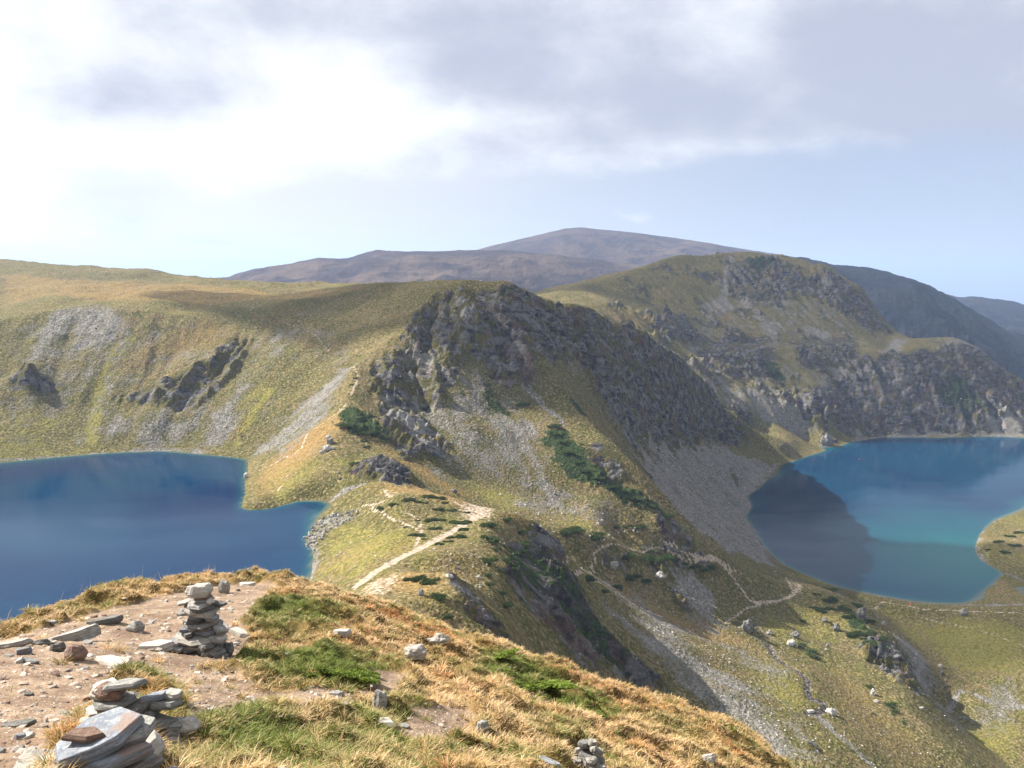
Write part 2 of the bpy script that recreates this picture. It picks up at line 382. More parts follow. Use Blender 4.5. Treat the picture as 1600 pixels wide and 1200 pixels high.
lush = pmap([
 (.9,[(0,690),(60,702),(150,694),(260,697),(380,704),(392,718),(320,706),(200,703),(0,718)]),
 (.55,[(0,600),(70,620),(110,660),(60,700),(0,700)]), (.8,[(365,662),(400,600),(430,578),(425,600),(390,660),(375,690)]),
 (.5,[(240,560),(330,520),(300,570),(250,600)]), (.5,[(420,690),(470,640),(480,660),(440,710)]),
 (.6,[(400,730),(470,715),(530,735),(520,765),(450,770)]),
 (.95,[(495,900),(500,860),(540,875),(600,885),(550,910)]), (.5,[(500,850),(560,805),(640,830),(660,850),(590,880)]),
 (.75,[(740,755),(800,770),(850,790),(820,800),(740,775)]), (.45,[(860,800),(960,830),(980,850),(890,855)]),
 (1,[(1200,1040),(1230,1050),(1262,1085),(1262,1110),(1225,1110),(1200,1080)]),
 (.8,[(1440,970),(1600,980),(1600,1060),(1500,1050)]), (.6,[(1380,950),(1440,960),(1500,1030),(1430,990)]),
 (.6,[(1200,960),(1290,950),(1270,990),(1210,985)]), (.7,[(1050,895),(1075,905),(1100,950),(1085,955)]),
 (.7,[(1470,1110),(1560,1120),(1600,1160),(1530,1170)]),
 (.8,[(1320,650),(1345,682),(1310,690),(1290,676)]), (.6,[(1120,600),(1170,620),(1200,650),(1170,645)]),
 (.7,[(1215,895),(1260,897),(1300,915),(1250,905)]), (.5,[(1150,870),(1200,910),(1180,925),(1120,890)])], 3)
lush = lmap([(5,[(143,690),(150,640),(156,600),(172,560),(200,535)]), (4,[(372,690),(395,650),(420,610)])], lush)
dry = pmap([
 (.6,[(0,430),(150,440),(300,445),(520,455),(600,450),(560,462),(400,470),(200,476),(60,470),(0,480)]),
 (.5,[(200,545),(330,490),(380,520),(330,545),(250,570),(185,600)]),
 (.95,[(395,745),(440,700),(500,660),(545,640),(560,655),(520,690),(460,740),(410,790)]),
 (.9,[(560,690),(600,695),(650,720),(720,765),(780,790),(700,770),(640,735)]),
 (.9,[(535,770),(600,757),(700,772),(770,800),(700,790),(600,775)]),
 (.95,[(560,910),(640,895),(700,870),(750,850),(740,900),(690,900),(700,960),(600,930)]),
 (.7,[(500,880),(560,850),(640,840),(700,820),(690,835),(600,880),(520,905)]),
 (.8,[(780,800),(840,820),(850,840),(790,840)]), (.9,[(880,885),(960,905),(1050,960),(1150,985),(1190,1010),(1100,1000),(980,940)]),
 (.8,[(960,815),(1040,840),(1100,870),(1150,890),(1060,870),(980,850)]),
 (.45,[(1290,1020),(1340,1050),(1400,1110),(1500,1200),(1380,1200),(1320,1130),(1300,1100),(1280,1060)]),
 (.3,[(1210,1000),(1250,1040),(1200,1040),(1130,1030),(1150,1000)]), (.4,[(1240,930),(1310,940),(1330,990),(1260,975)]),
 (.3,[(1040,435),(1100,405),(1060,470),(980,500),(930,480)]), (.5,[(1100,830),(900,780),(950,760),(1030,810)]),
 (.35,[(905,470),(1010,490),(1060,530),(960,500)]), (.6,[(1300,930),(1400,950),(1600,960),(1600,975),(1400,965)])], 3)
shrub_dark = pmap([
 (1,[(515,655),(590,655),(610,690),(580,690),(540,672)]),
 (1,[(848,670),(868,660),(905,690),(930,735),(990,765),(1060,808),(1000,800),(940,765),(890,745),(860,722)]),
 (.8,[(745,600),(765,590),(775,630),(810,640),(800,655),(760,640)]), (.7,[(700,485),(690,520),(670,540),(680,490)]),
 (.7,[(770,450),(795,450),(830,470),(800,480)]), (.8,[(885,600),(910,640),(940,670),(920,670),(890,630)]),
 (.9,[(1020,700),(1050,712),(1060,725),(1030,722)]), (.6,[(1085,700),(1120,705),(1100,720)]),
 (.5,[(790,850),(850,830),(905,915),(940,965),(1000,1030),(1060,1085),(960,1060),(860,960)]),  # darkens the near cliff: dark rock and scrub, plus its shade as colour
 (.6,[(760,840),(800,850),(830,850),(850,900),(800,930),(770,900)]), (.6,[(900,830),(960,900),(1000,960),(960,930)]),
 (.6,[(1160,400),(1220,410),(1180,430)]), (.6,[(1190,560),(1225,570),(1230,600),(1200,600)]), (.7,[(640,500),(660,480),(670,510)]),
 (.8,[(1000,860),(1060,868),(1060,880),(1000,880)]), (.8,[(1300,940),(1340,960),(1380,1000),(1350,1000),(1310,960)]),
 (.6,[(1450,600),(1500,590),(1560,640),(1500,660)]), (.6,[(940,970),(1000,1030),(1030,1060),(960,1010)])], 2)
path = pmap([(.85,[(740,788),(778,800),(770,812),(735,815),(715,800)]), (.8,[(600,762),(640,772),(615,782)]), (.8,[(562,915),(590,900),(640,895),(600,935),(560,935)]),
 (.6,[(1225,905),(1255,912),(1262,925),(1240,935)]), (.6,[(900,870),(960,862),(930,872),(890,878)])], 1)
LW = .62
path = lmap([(5,[(560,912),(600,883),(640,862),(690,838),(720,822),(745,806)]), (1.5,[(556,916),(545,925),(530,945)]),
 (2,[(745,800),(720,790),(700,782)]), (1.4,[(645,862),(652,845),(660,830),(640,820),(612,812),(585,798),(580,792)]),
 (1.2,[(660,830),(655,812),(640,804),(620,796)]), (1.6,[(600,765),(612,778),(596,786),(570,790),(560,795)]),
 (1.3,[(880,878),(930,868),(985,860),(1020,862),(1060,872),(1085,878),(1110,872),(1140,885)]), (2.2,[(1085,872),(1120,880),(1140,895),(1155,915),(1172,938),(1190,944),(1215,938),(1240,930),(1250,915)]),
 (1.5,[(1190,944),(1165,950),(1140,968),(1130,975)]), (1.5,[(1240,930),(1235,915),(1228,905)]), (1.2,[(1120,880),(1160,900),(1180,915)]),
 (1.8,[(895,895),(930,912),(965,930),(1000,950),(1040,968)]), (1.5,[(1030,850),(1060,855),(1110,880)]),
 (1.2,[(548,570),(560,590),(550,615),(540,635),(530,645),(510,660),(480,680),(470,700),(455,712),(440,715)]), (1.2,[(440,715),(420,730),(405,735)]),
 (1,[(395,491),(430,500),(470,512),(498,528),(515,550)]), (1.5,[(1290,925),(1380,940),(1440,952),(1520,955),(1600,958)]),
 (1.2,[(1440,965),(1500,978),(1560,995),(1600,1010)]), (1,[(450,740),(440,755),(432,775)])], path)
stream = lmap([(3.6,[(1200,1005),(1212,1026),(1238,1042),(1262,1060),(1262,1080),(1268,1092),(1286,1096),(1290,1108),(1262,1116)])])
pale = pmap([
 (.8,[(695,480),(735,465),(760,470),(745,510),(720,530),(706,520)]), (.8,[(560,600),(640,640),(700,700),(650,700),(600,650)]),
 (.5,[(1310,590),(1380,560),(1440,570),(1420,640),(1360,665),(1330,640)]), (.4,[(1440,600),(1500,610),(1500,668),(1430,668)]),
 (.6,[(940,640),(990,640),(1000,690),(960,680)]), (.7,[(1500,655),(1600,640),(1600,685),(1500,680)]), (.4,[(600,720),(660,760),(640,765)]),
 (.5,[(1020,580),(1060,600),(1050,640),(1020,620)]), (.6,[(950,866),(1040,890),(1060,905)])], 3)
# slope
gy, gx = np.gradient(H0, TR.h)
slope = np.hypot(gx, gy)
rock = np.clip(rock+.5*blur(sst(.95, 1.5, slope).astype(np.float32), 2), 0, 1.1)
near_lake = np.minimum(np.abs(H0-LZ), np.abs(H0-RZ))
damp = (.06+.94*sst(1, 16, near_lake)).astype(np.float32)
# ribs and runnels: noise smeared along the line of fall
Hs = blur(H0, 6); sy, sx = np.gradient(Hs, TR.h); sl = np.hypot(sx, sy)+1e-4
DX, DY = (sx/sl).astype(np.float32), (sy/sl).astype(np.float32)
GXX = (TR.x0+TR.h*np.arange(TR.nx))[None, :]*np.ones((TR.ny, 1)); GYY = (TR.y0+TR.h*np.arange(TR.ny))[:, None]*np.ones((1, TR.nx))
def smear(src, step, n):
    acc = src.copy(); cnt = 1
    for sg in (1, -1):
        x, y = GXX.copy(), GYY.copy()
        for k in range(n):
            dx = TR.sample(DX, x, y); dy = TR.sample(DY, x, y)
            x = x+sg*step*dx; y = y+sg*step*dy
            acc += TR.sample(src, x, y); cnt += 1
    acc /= cnt
    return ((acc-acc.mean())/acc.std()).astype(np.float32)
_far = sst(350, 1200, GYY)
rib_n = pn(GXX/(14), GYY/(14), 61)+.6*pn(GXX/30, GYY/30, 62)+.5*pn(GXX/7., GYY/7., 63)
ribs = smear(rib_n.astype(np.float32), 5.0, 7)
strk_n = pn(GXX/6.5, GYY/6.5, 64)+.8*pn(GXX/15, GYY/15, 65)
strk = smear(strk_n.astype(np.float32), 7.0, 8)
del GXX, GYY, rib_n, strk_n
def wobble(x, y, a=7.0):
    f = .7+1.1*sst(350, 1200, y)
    return x+a*f*fbm(x, y, 26, 4, 31, .6), y+a*f*fbm(x, y, 26, 4, 47, .6)
def maps(x, y):
    xw, yw = wobble(x, y)
    s = TR.sample
    k = s(strk, x, y)
    sc_ = s(scree, xw, yw); rk = s(rock, xw, yw)
    steep = sst(.35, .8, s(slopes, x, y))
    patch = fbm(x, y, 120, 4, 77, .6)
    sc_ = sc_+.13*k*np.clip(sc_*2.2+.25*steep, 0, 1)+steep*(.22+.5*patch)*sst(450, 700, y)
    fb = fbm(x, y, 75, 5, 81, .62); rk = rk+.25*sst(-.1, .4, fb)*steep*sst(380, 600, y)+.55*sst(-.12, .25, fb)*sst(.15, .5, s(slopes, x, y))*sst(1250, 1450, y)*(x > 60)-.75*np.clip(s(scree, xw, yw)-.4, 0, 1)*sst(1200, 1300, y)
    dr = s(dry, xw, yw)+.10*k*steep
    lu = s(lush, xw, yw)-.05*k*steep+(.28+.6*fbm(x, y, 60, 4, 83, .6))*(1-sst(.25, .6, s(slopes, x, y)))*(1-sst(950, 1200, y))
    return dict(rock=rk, scree=sc_, lush=lu, dry=dr, shrub=s(shrub_dark, xw, yw),
                path=s(path, *wobble(x, y, .45)), stream=s(stream, x, y), pale=s(pale, xw, yw))
slopes = blur(slope.astype(np.float32), 3)
crest = sst(10, 0, blur(H0, 3)-blur(H0, 12)).astype(np.float32)
def saw(w):
    f = w-np.floor(w); return np.where(f < .82, f/.82, (1-f)/.18)-.5
def hfun(x, y, m=None):
    """ground level with its crags, gullies and hummocks"""
    m = m or maps(x, y)
    h = TR.sample(H0, x, y); dm = TR.sample(damp, x, y)
    far = sst(350, 1100, y)
    steep = sst(.3, .8, TR.sample(slopes, x, y))
    rk = sst(.3, .8, m['rock']+.3*fbm(x, y, 30, 3, 5))
    rb = TR.sample(ribs, x, y)
    u = x*.8+y*.6; v = -x*.6+y*.8
    a1 = ridged(u*.5, v*1.5, 60, 7, 11, .6)
    a2 = ridged(x, y, 16, 5, 19, .6)
    w1 = (v*.8+u*.25+14*fbm(x, y, 40, 4, 13))/(13+9*far); w2 = (v*.9-u*.2+6*fbm(x, y, 18, 3, 14))/(5+3*far)
    led = np.abs(fbm(u, v*2.4, 11, 4, 23, .6))
    edge = .45+.55*TR.sample(crest, x, y)
    crag = ((saw(w1)*.5*(1+.4*far)+saw(w2)*.3+a1*.3+.7*fbm(u*.6, v*1.3, 40, 8, 12, .68))*(4.2+9*far)+a2*(1.6+1.8*far)+fbm(x, y, 14, 5, 18, .62)*(2+4*far)+led*4.2-rb*(2.4+4.0*far-2.6*sst(1250, 1400, y))-np.maximum(rb-.8, 0)*(2+5*far-3.5*sst(1250, 1400, y)))*edge
    soft = fbm(x, y, 130, 6, 3, .5)*(3+8*far)+ridged(x, y, 75, 5, 8)*(0.4+3.2*far)*(.4+.6*steep)-rb*steep*(.35+1.3*far)
    sc = fbm(x, y, 5, 4, 29, .6)*(.5+1.3*far)*np.clip(m['scree'], 0, 1)
    bush = np.maximum(fbm(x, y, 7, 4, 37, .6)+.25, 0)*3.6*sst(.3, .7, m['shrub'])
    hum = fbm(x, y, 4.2, 4, 41, .6)*(.4+.7*far)*(1-.9*np.clip(m['path']*1.5, 0, 1))
    h = h+dm*(soft*(1-.3*rk)+crag*rk+sc+hum*(1-rk))+bush*dm-m['path']*.35*(1-rk)-m['stream']*.8
    return h
# ------------------------------------------------------------------ node helpers and materials
class NT:
    def __init__(s, t): s.t = t; s.n = t.nodes; s.l = t.links
    def new(s, typ, ins=None, **kw):
        n = s.n.new(typ)
        for k, v in kw.items(): setattr(n, k, v)
        for k, v in (ins or {}).items(): s.put(n.inputs[k], v)
        return n
    def put(s, sock, v):
        if isinstance(v, bpy.types.NodeSocket): s.l.new(v, sock)
        elif isinstance(v, (tuple, list)) and len(v) == 3 and sock.type == 'RGBA': sock.default_value = (*v, 1)
        else: sock.default_value = v
    def m(s, op, a, b=0.0, c=None, clamp=False):
        n = s.new('ShaderNodeMath', operation=op, use_clamp=clamp); s.put(n.inputs[0], a); s.put(n.inputs[1], b)
        if c is not None: s.put(n.inputs[2], c)
        return n.outputs[0]
    def mix(s, f, a, b, blend='MIX'):
        n = s.new('ShaderNodeMix', data_type='RGBA', blend_type=blend); n.clamp_factor = True
        s.put(n.inputs[0], f); s.put(n.inputs[6], a); s.put(n.inputs[7], b); return n.outputs[2]
    def ss(s, v, a, b):
        n = s.new('ShaderNodeMapRange', interpolation_type='SMOOTHSTEP'); s.put(n.inputs[0], v); s.put(n.inputs[1], a); s.put(n.inputs[2], b); return n.outputs[0]
    def noise(s, vec, scale, det=6, rough=.55, dist=0.0):
        n = s.new('ShaderNodeTexNoise', {'Vector': vec, 'Scale': scale, 'Detail': det, 'Roughness': rough, 'Distortion': dist}); return n.outputs['Fac']
    def vor(s, vec, scale, feat='F1', out='Distance', rnd=1.0):
        n = s.new('ShaderNodeTexVoronoi', {'Vector': vec, 'Scale': scale, 'Randomness': rnd}, feature=feat); return n.outputs[out]
    def scale(s, vec, xyz, rot=(0, 0, 0)):
        return s.new('ShaderNodeMapping', {'Vector': vec, 'Scale': xyz, 'Rotation': rot}).outputs[0]
def mat(name, rough=.9, spec=.2):
    m = bpy.data.materials.new(name); m.use_nodes = True
    t = NT(m.node_tree); b = t.n['Principled BSDF']
    b.inputs['Roughness'].default_value = rough; b.inputs['Specular IOR Level'].default_value = spec
    return m, t, b
def terrain_mat():
    m, t, b = mat('mountain_ground', 1.0, .05)
    P = t.new('ShaderNodeTexCoord').outputs['Object']
    A = t.new('ShaderNodeVertexColor', layer_name='A'); Bc = t.new('ShaderNodeVertexColor', layer_name='B')
    sa = t.new('ShaderNodeSeparateColor', {0: A.outputs[0]}); sb = t.new('ShaderNodeSeparateColor', {0: Bc.outputs[0]})
    rockm, screem, lushm, pathm = sa.outputs[0], sa.outputs[1], sa.outputs[2], A.outputs[1]
    drym, shrub_darkm, palem, streamm = sb.outputs[0], sb.outputs[1], sb.outputs[2], Bc.outputs[1]
    big = t.noise(P, .011, 3, .6); mid = t.noise(P, .085, 4, .65); fine = t.noise(P, .5, 4, .7)
    edge = t.noise(P, .035, 7, .68)
    e5 = t.m('SUBTRACT', edge, .5); m5 = t.m('SUBTRACT', mid, .5)
    gr = t.mix(t.ss(big, .4, .62), (.098, .084, .032), (.145, .108, .052))
    gr = t.mix(t.ss(mid, .42, .62), gr, (.085, .08, .026))
    gr = t.mix(t.ss(fine, .5, .66), gr, (.27, .22, .11)); gr = t.mix(t.ss(fine, .46, .36), gr, (.05, .052, .016))
    dr = t.mix(t.ss(fine, .35, .7), (.17, .105, .04), (.31, .215, .09))
    gr = t.mix(t.ss(t.m('ADD', drym, t.m('MULTIPLY', m5, 1.2)), .2, .95), gr, dr)
    lu = t.mix(t.ss(fine, .35, .65), (.10, .103, .024), (.25, .205, .064))
    gr = t.mix(t.ss(t.m('ADD', lushm, t.m('MULTIPLY', m5, 1.3)), .25, 1.0), gr, lu)
    # loose stones
    vs = t.new('ShaderNodeSeparateColor', {0: t.vor(P, .8, out='Color')}).outputs[0]
    stone = t.mix(t.ss(vs, .1, .95), (.10, .092, .082), (.28, .262, .235))
    stone = t.mix(t.ss(big, .45, .6), stone, t.mix(.5, stone, (.21, .195, .185)))
    stone = t.mix(t.ss(fine, .54, .68), stone, (.075, .07, .055)); stone = t.mix(t.m('MULTIPLY', t.ss(mid, .5, .66), .6), stone, (.09, .085, .06))
    sm = t.ss(t.m('ADD', screem, t.m('ADD', t.m('MULTIPLY', t.m('SUBTRACT', fine, .5), 1.5), t.m('MULTIPLY', e5, 2.2))), .34, .86)
    c = t.mix(t.m('MULTIPLY', sm, .85), gr, stone)
    # crags
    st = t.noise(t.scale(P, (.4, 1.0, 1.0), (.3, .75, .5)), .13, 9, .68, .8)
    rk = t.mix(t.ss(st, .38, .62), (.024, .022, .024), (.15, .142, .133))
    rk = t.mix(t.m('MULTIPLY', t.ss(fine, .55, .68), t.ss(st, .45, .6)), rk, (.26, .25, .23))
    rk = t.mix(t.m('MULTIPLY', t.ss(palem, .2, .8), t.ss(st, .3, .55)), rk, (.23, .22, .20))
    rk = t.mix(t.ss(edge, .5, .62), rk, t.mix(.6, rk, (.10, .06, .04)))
    led = t.ss(t.m('ADD', mid, t.m('MULTIPLY', t.m('SUBTRACT', 1.0, rockm), .18)), .53, .59)
    rk = t.mix(led, rk, t.mix(t.ss(fine, .4, .6), (.05, .06, .018), (.12, .09, .04)))
    rk = t.mix(t.m('MULTIPLY', t.ss(shrub_darkm, .15, .5), .55), rk, (.022, .019, .014))  # rock darkened under this mask; on the near cliff that includes painted shade
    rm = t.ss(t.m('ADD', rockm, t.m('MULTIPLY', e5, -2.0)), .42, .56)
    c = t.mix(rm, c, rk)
    sh = t.mix(t.ss(fine, .35, .65), (.017, .028, .011), (.048, .066, .024))
    c = t.mix(t.ss(t.m('ADD', shrub_darkm, t.m('MULTIPLY', m5, 1.6)), .47, .56), c, sh)
    pc = t.mix(t.ss(fine, .35, .65), (.24, .175, .12), (.46, .375, .29))
    c = t.mix(t.ss(t.m('ADD', pathm, t.m('MULTIPLY', t.m('SUBTRACT', fine, .5), 1.6)), .4, .85), c, pc)
    c = t.mix(t.ss(streamm, .35, .7), c, t.mix(t.ss(vs, .3, .8), (.035, .03, .025), (.16, .14, .12)))
    t.put(b.inputs['Base Color'], c)
    bp = t.new('ShaderNodeBump', {'Height': t.noise(P, .55, 2, .6), 'Strength': 1.0, 'Distance': 1.6})
    t.put(b.inputs['Normal'], bp.outputs[0])
    return m
def far_mat(name, ca, cb, sc_=.004):
    m, t, b = mat(name, 1.0, .05)
    P = t.new('ShaderNodeTexCoord').outputs['Object']
    n1 = t.noise(P, sc_, 8, .65); n2 = t.noise(P, sc_*.25, 4, .6)
    c = t.mix(t.ss(n1, .4, .62), ca, cb); c = t.mix(t.ss(n2, .45, .6), c, t.mix(.5, c, ca))
    c = t.mix(t.ss(t.noise(P, sc_*5, 6, .7), .6, .72), c, t.mix(.5, c, (.16, .15, .14)))
    t.put(b.inputs['Base Color'], c)
    t.put(b.inputs['Normal'], t.new('ShaderNodeBump', {'Height': n1, 'Strength': 1.0, 'Distance': 60.0}).outputs[0])
    return m
def water_mat():
    m, t, b = mat('lake_water', .05, .5)
    b.inputs['IOR'].default_value = 1.17
    P = t.new('ShaderNodeTexCoord').outputs['Object']
    A = t.new('ShaderNodeVertexColor', layer_name='A'); s = t.new('ShaderNodeSeparateColor', {0: A.outputs[0]})
    sh, tq = s.outputs[0], s.outputs[1]
    c = t.mix(t.ss(t.noise(P, .008, 4, .5), .35, .65), (.001, .016, .055), (.001, .027, .066))
    c = t.mix(tq, c, (.004, .085, .085))
    c = t.mix(sh, c, (.085, .10, .075))
    t.put(b.inputs['Base Color'], c)
    h = t.m('ADD', t.noise(t.scale(P, (1, 2.2, 1)), .35, 5, .6), t.m('MULTIPLY', t.noise(P, .03, 3, .5), 2.0))
    t.put(b.inputs['Normal'], t.new('ShaderNodeBump', {'Height': h, 'Strength': .12, 'Distance': .25}).outputs[0])
    t.put(b.inputs['Roughness'], t.mix(t.ss(t.noise(t.scale(P, (1, 2.5, 1)), .012, 3, .5), .35, .65), (.05,)*3, (.16,)*3))
    return m
def stone_mat(name, ca, cb, stain=None, sc_=6.0, bump=.02):
    m, t, b = mat(name, .85, .25)
    P = t.new('ShaderNodeTexCoord').outputs['Object']
    oi = t.new('ShaderNodeObjectInfo').outputs['Random']
    P2 = t.new('ShaderNodeVectorMath', {0: P, 1: t.new('ShaderNodeCombineXYZ', {0: t.m('MULTIPLY', oi, 37.0), 1: t.m('MULTIPLY', oi, 11.0)}).outputs[0]}, operation='ADD').outputs[0]
    n = t.noise(t.scale(P2, (1, 1, 3.5)), sc_, 8, .68, .3); f = t.noise(P2, sc_*7, 5, .7)
    c = t.mix(t.ss(n, .36, .64), ca, cb)
    c = t.mix(t.m('MULTIPLY', t.ss(f, .5, .72), .5), c, tuple(x*.55 for x in ca))
    c = t.mix(t.m('MULTIPLY', t.ss(t.noise(P2, sc_*3.1, 6, .75), .56, .62), .6), c, (.40, .40, .33))
    if stain: c = t.mix(t.ss(t.noise(P2, sc_*.6, 4, .6), .52, .66), c, stain)
    hs = t.new('ShaderNodeHueSaturation', {'Value': t.m('ADD', .78, t.m('MULTIPLY', oi, .45)), 'Color': c}).outputs[0]
    t.put(b.inputs['Base Color'], hs)
    t.put(b.inputs['Normal'], t.new('ShaderNodeBump', {'Height': t.m('ADD', n, t.m('MULTIPLY', f, .4)), 'Strength': .9, 'Distance': bump}).outputs[0])
    return m
def flat_mat(name, c, rough=.8):
    m, t, b = mat(name, rough); P = t.new('ShaderNodeTexCoord').outputs['Object']
    t.put(b.inputs['Base Color'], t.mix(t.noise(P, 4, 3), tuple(x*.8 for x in c), tuple(min(1, x*1.15) for x in c))); return m
def leaf_mat(name, attr='C', transl=.35):
    m, t, b = mat(name, .7, .25)
    A = t.new('ShaderNodeVertexColor', layer_name=attr)
    t.put(b.inputs['Base Color'], A.outputs[0])
    tr = t.new('ShaderNodeBsdfTranslucent', {'Color': A.outputs[0]})
    mx = t.new('ShaderNodeMixShader', {0: transl, 1: b.outputs[0], 2: tr.outputs[0]})
    t.put(t.n['Material Output'].inputs[0], mx.outputs[0])
    return m
# ------------------------------------------------------------------ terrain, lakes, far ranges
M_T = terrain_mat()
th = np.linspace(R(-42), R(42), int(1300*Q))
RR = polar_rows(lambda x, y: TR.sample(H0, x, y), th, 31, 2290/math.cos(R(42))*.745, int(1250*Q), fine=2200)
X = RR*np.sin(th).astype(np.float32); Y = RR*np.cos(th).astype(np.float32)
mp = maps(X, Y)
Zz = hfun(X, Y, mp)
def pack(*a): return np.stack([np.clip(k, 0, 1).ravel() for k in a], 1)
terr = grid_mesh('terrain', X, Y, Zz, M_T, {'A': pack(mp['rock'], mp['scree'], mp['lush'], mp['path']), 'B': pack(mp['dry'], mp['shrub'], mp['pale'], mp['stream'])})
terr['kind'] = 'structure'
del RR, mp
M_W = water_mat()
def lake(name, pts, z, tqspots, base=0.0):
    P = np.array(inner(pts, 1.04, 0))[:, :2]
    x0, y0 = P.min(0); x1, y1 = P.max(0)
    h = 3.0
    xs = np.arange(x0, x1+h, h); ys = np.arange(y0, y1+h, h)
    GX, GY = np.meshgrid(xs, ys)
    ins = np.zeros(GX.shape, bool); n = len(P)
    for k in range(n):
        xa, ya = P[k]; xb, yb = P[(k+1) % n]
        if ya != yb: ins ^= ((ya > GY) != (yb > GY)) & (GX < (xb-xa)*(GY-ya)/(yb-ya)+xa)
    for _ in range(3):
        g = ins.copy(); g[1:] |= ins[:-1]; g[:-1] |= ins[1:]; g[:, 1:] |= ins[:, :-1]; g[:, :-1] |= ins[:, 1:]; ins = g
    dep = z-TR.sample(blur(H0, 2), GX, GY)
    sh = 1-sst(0.0, .7, dep); tq = np.clip(1-sst(.3, 3.0, dep), 0, 1)*.45+base
    for (cx, cy, ra, v) in tqspots: tq = np.maximum(tq, v*np.exp(-((GX-cx)**2+(GY-cy)**2)/ra**2))
    idx = -np.ones(GX.shape, int); idx[ins] = np.arange(ins.sum())
    co = np.stack([GX[ins], GY[ins], np.full(ins.sum(), z)], 1)
    q = np.stack([idx[:-1, :-1], idx[:-1, 1:], idx[1:, 1:], idx[1:, :-1]], -1).reshape(-1, 4); q = q[(q >= 0).all(1)]
    o = fill_mesh(name, bpy.data.meshes.new(name), co, q, M_W, {'A': np.stack([sh[ins], tq[ins], sh[ins]*0, sh[ins]*0+1], 1)})
    o['kind'] = 'structure'; return o
lake('lake_water', shoreL, LZ, [])
tqp = Z(1560, 870, RZ); tq2 = Z(1480, 850, RZ)
lake('lake_water', shoreR, RZ, [(tqp[0], tqp[1], 150, .8), (tq2[0], tq2[1], 90, .22)], .08)
def far_range(name, pts, dist, wf, toe, mat_, amp, wb=None, nth=700, nr=110):
    wb = wb or wf
    az = np.array([math.atan((p[0]-800)/FPX) for p in pts])
    el = np.array([ray(*p)[2]/math.hypot(ray(*p)[0], ray(*p)[1]) for p in pts])
    t = np.linspace(az[0], az[-1], nth)
    zr = np.interp(t, az, el)*dist
    k = np.linspace(-1, 1, nr)[:, None]
    r = dist+np.where(k < 0, k*wf, k*wb)
    s = np.where(k < 0, 1-np.abs(k)**1.35, 1-np.abs(k)**1.6)
    x = r*np.sin(t)[None, :]; y = r*np.cos(t)[None, :]
    z = toe+(zr[None, :]-toe)*s
    n = ridged(x, y, wf*.5, 6, 3)*amp*(np.abs(k)**.6)*(1-np.abs(k))**.3*1.6+fbm(x, y, wf*.12, 5, 5)*amp*.35*(.25+np.abs(k))
    o = grid_mesh(name, x, y, z+n, mat_); o['kind'] = 'structure'; return o
M_F1 = far_mat('shaded_far_moor', (.034, .026, .026), (.10, .070, .050), .0035)  # brown moor, darkened so its colour carries the cloud shade
M_F2 = far_mat('shaded_far_forest', (.006, .010, .018), (.026, .028, .027), .0045)  # cloud shade and haze blue put into a dark base colour
far_range('far_hill', [(-400,420),(100,440),(330,437),(362,434),(400,422),(450,416),(488,408),(500,405),(545,405),(562,399),(590,391),(640,393),(745,391),(800,393),(870,400),(950,410),(1050,425),(1150,445),(1300,470)], 4300, 1500, -260, M_F1, 60)
far_range('far_hill', [(500,440),(640,420),(745,391),(780,382),(830,370),(880,357),(905,355),(960,361),(1020,368),(1080,377),(1150,388),(1240,402),(1330,425),(1500,470)], 6200, 2000, -300, M_F1, 50)
far_range('far_hill', [(1150,400),(1250,408),(1320,418),(1380,428),(1430,445),(1480,470),(1530,500),(1580,535),(1640,570),(1750,610),(1900,640)], 3400, 1300, -420, M_F2, 80)
far_range('far_hill', [(1380,475),(1440,478),(1484,469),(1518,467),(1562,474),(1600,484),(1680,500),(1800,520),(1950,560)], 5600, 1800, -600, M_F2, 90)
# the plain out to the horizon
M_P, t_, b_ = mat('plain_fields', 1.0, .05)
P_ = t_.new('ShaderNodeTexCoord').outputs['Object']
t_.put(b_.inputs['Base Color'], t_.mix(t_.ss(t_.noise(P_, .0006, 6, .6), .4, .6), (.05, .07, .03), (.22, .19, .11)))
rr = np.concatenate([[0], np.exp(np.linspace(math.log(200), math.log(60000), 60))])[:, None]; tt = np.linspace(0, 2*np.pi, 121)[None, :]
pz = -1400*sst(3500, 9000, rr*np.ones_like(tt))*np.ones_like(tt)-480
o = grid_mesh('ground', rr*np.sin(tt), rr*np.cos(tt), pz, M_P); o['kind'] = 'structure'
# ------------------------------------------------------------------ the summit slope in the foreground
sil = dl([(-160,1030,8.0),(-100,1003,9),(0,972,10),(60,948,11),(130,922,13),(200,909,14.5),(260,903,15.5),(330,896,16),(430,895,16),(480,903,15.5),(540,925,15),(600,945,15),(660,962,14.5),(730,983,14),(800,1003,14),(860,1030,14),(930,1060,14),(1000,1077,14),(1080,1102,13.5),(1150,1122,13),(1190,1150,12.5),(1240,1197,12),(1300,1285,10.4),(1400,1410,8.4),(1600,1640,6.4)])
FL = [sil]
for k, dz in ((1.12, -.25), (1.3, -1.0), (1.9, -6), (2.8, -15)): FL.append([(p[0]*k, p[1]*k, p[2]*k+dz) for p in sil])
F = FL.append
F(dl([(-200,1240,3.0),(0,1200,3.15),(150,1200,3.2),(300,1200,3.45),(500,1200,3.95),(650,1200,4.6),(800,1200,5.5),(915,1195,6.7),(1050,1200,7.8),(1200,1215,9.2)]))
F(dl([(-100,1100,4.6),(0,1100,4.65),(150,1110,4.6),(300,1100,5.0),(500,1100,6.2),(650,1100,7.2),(800,1100,8.6),(920,1125,9.0),(1000,1140,9.8),(1100,1160,10.3)]))
F(dl([(-100,1040,6.3),(0,1030,6.6),(150,1030,6.8),(300,1022,7.5),(430,1020,8.0),(560,1020,9.2),(680,1040,9.8),(800,1055,11),(900,1085,11.3)]))
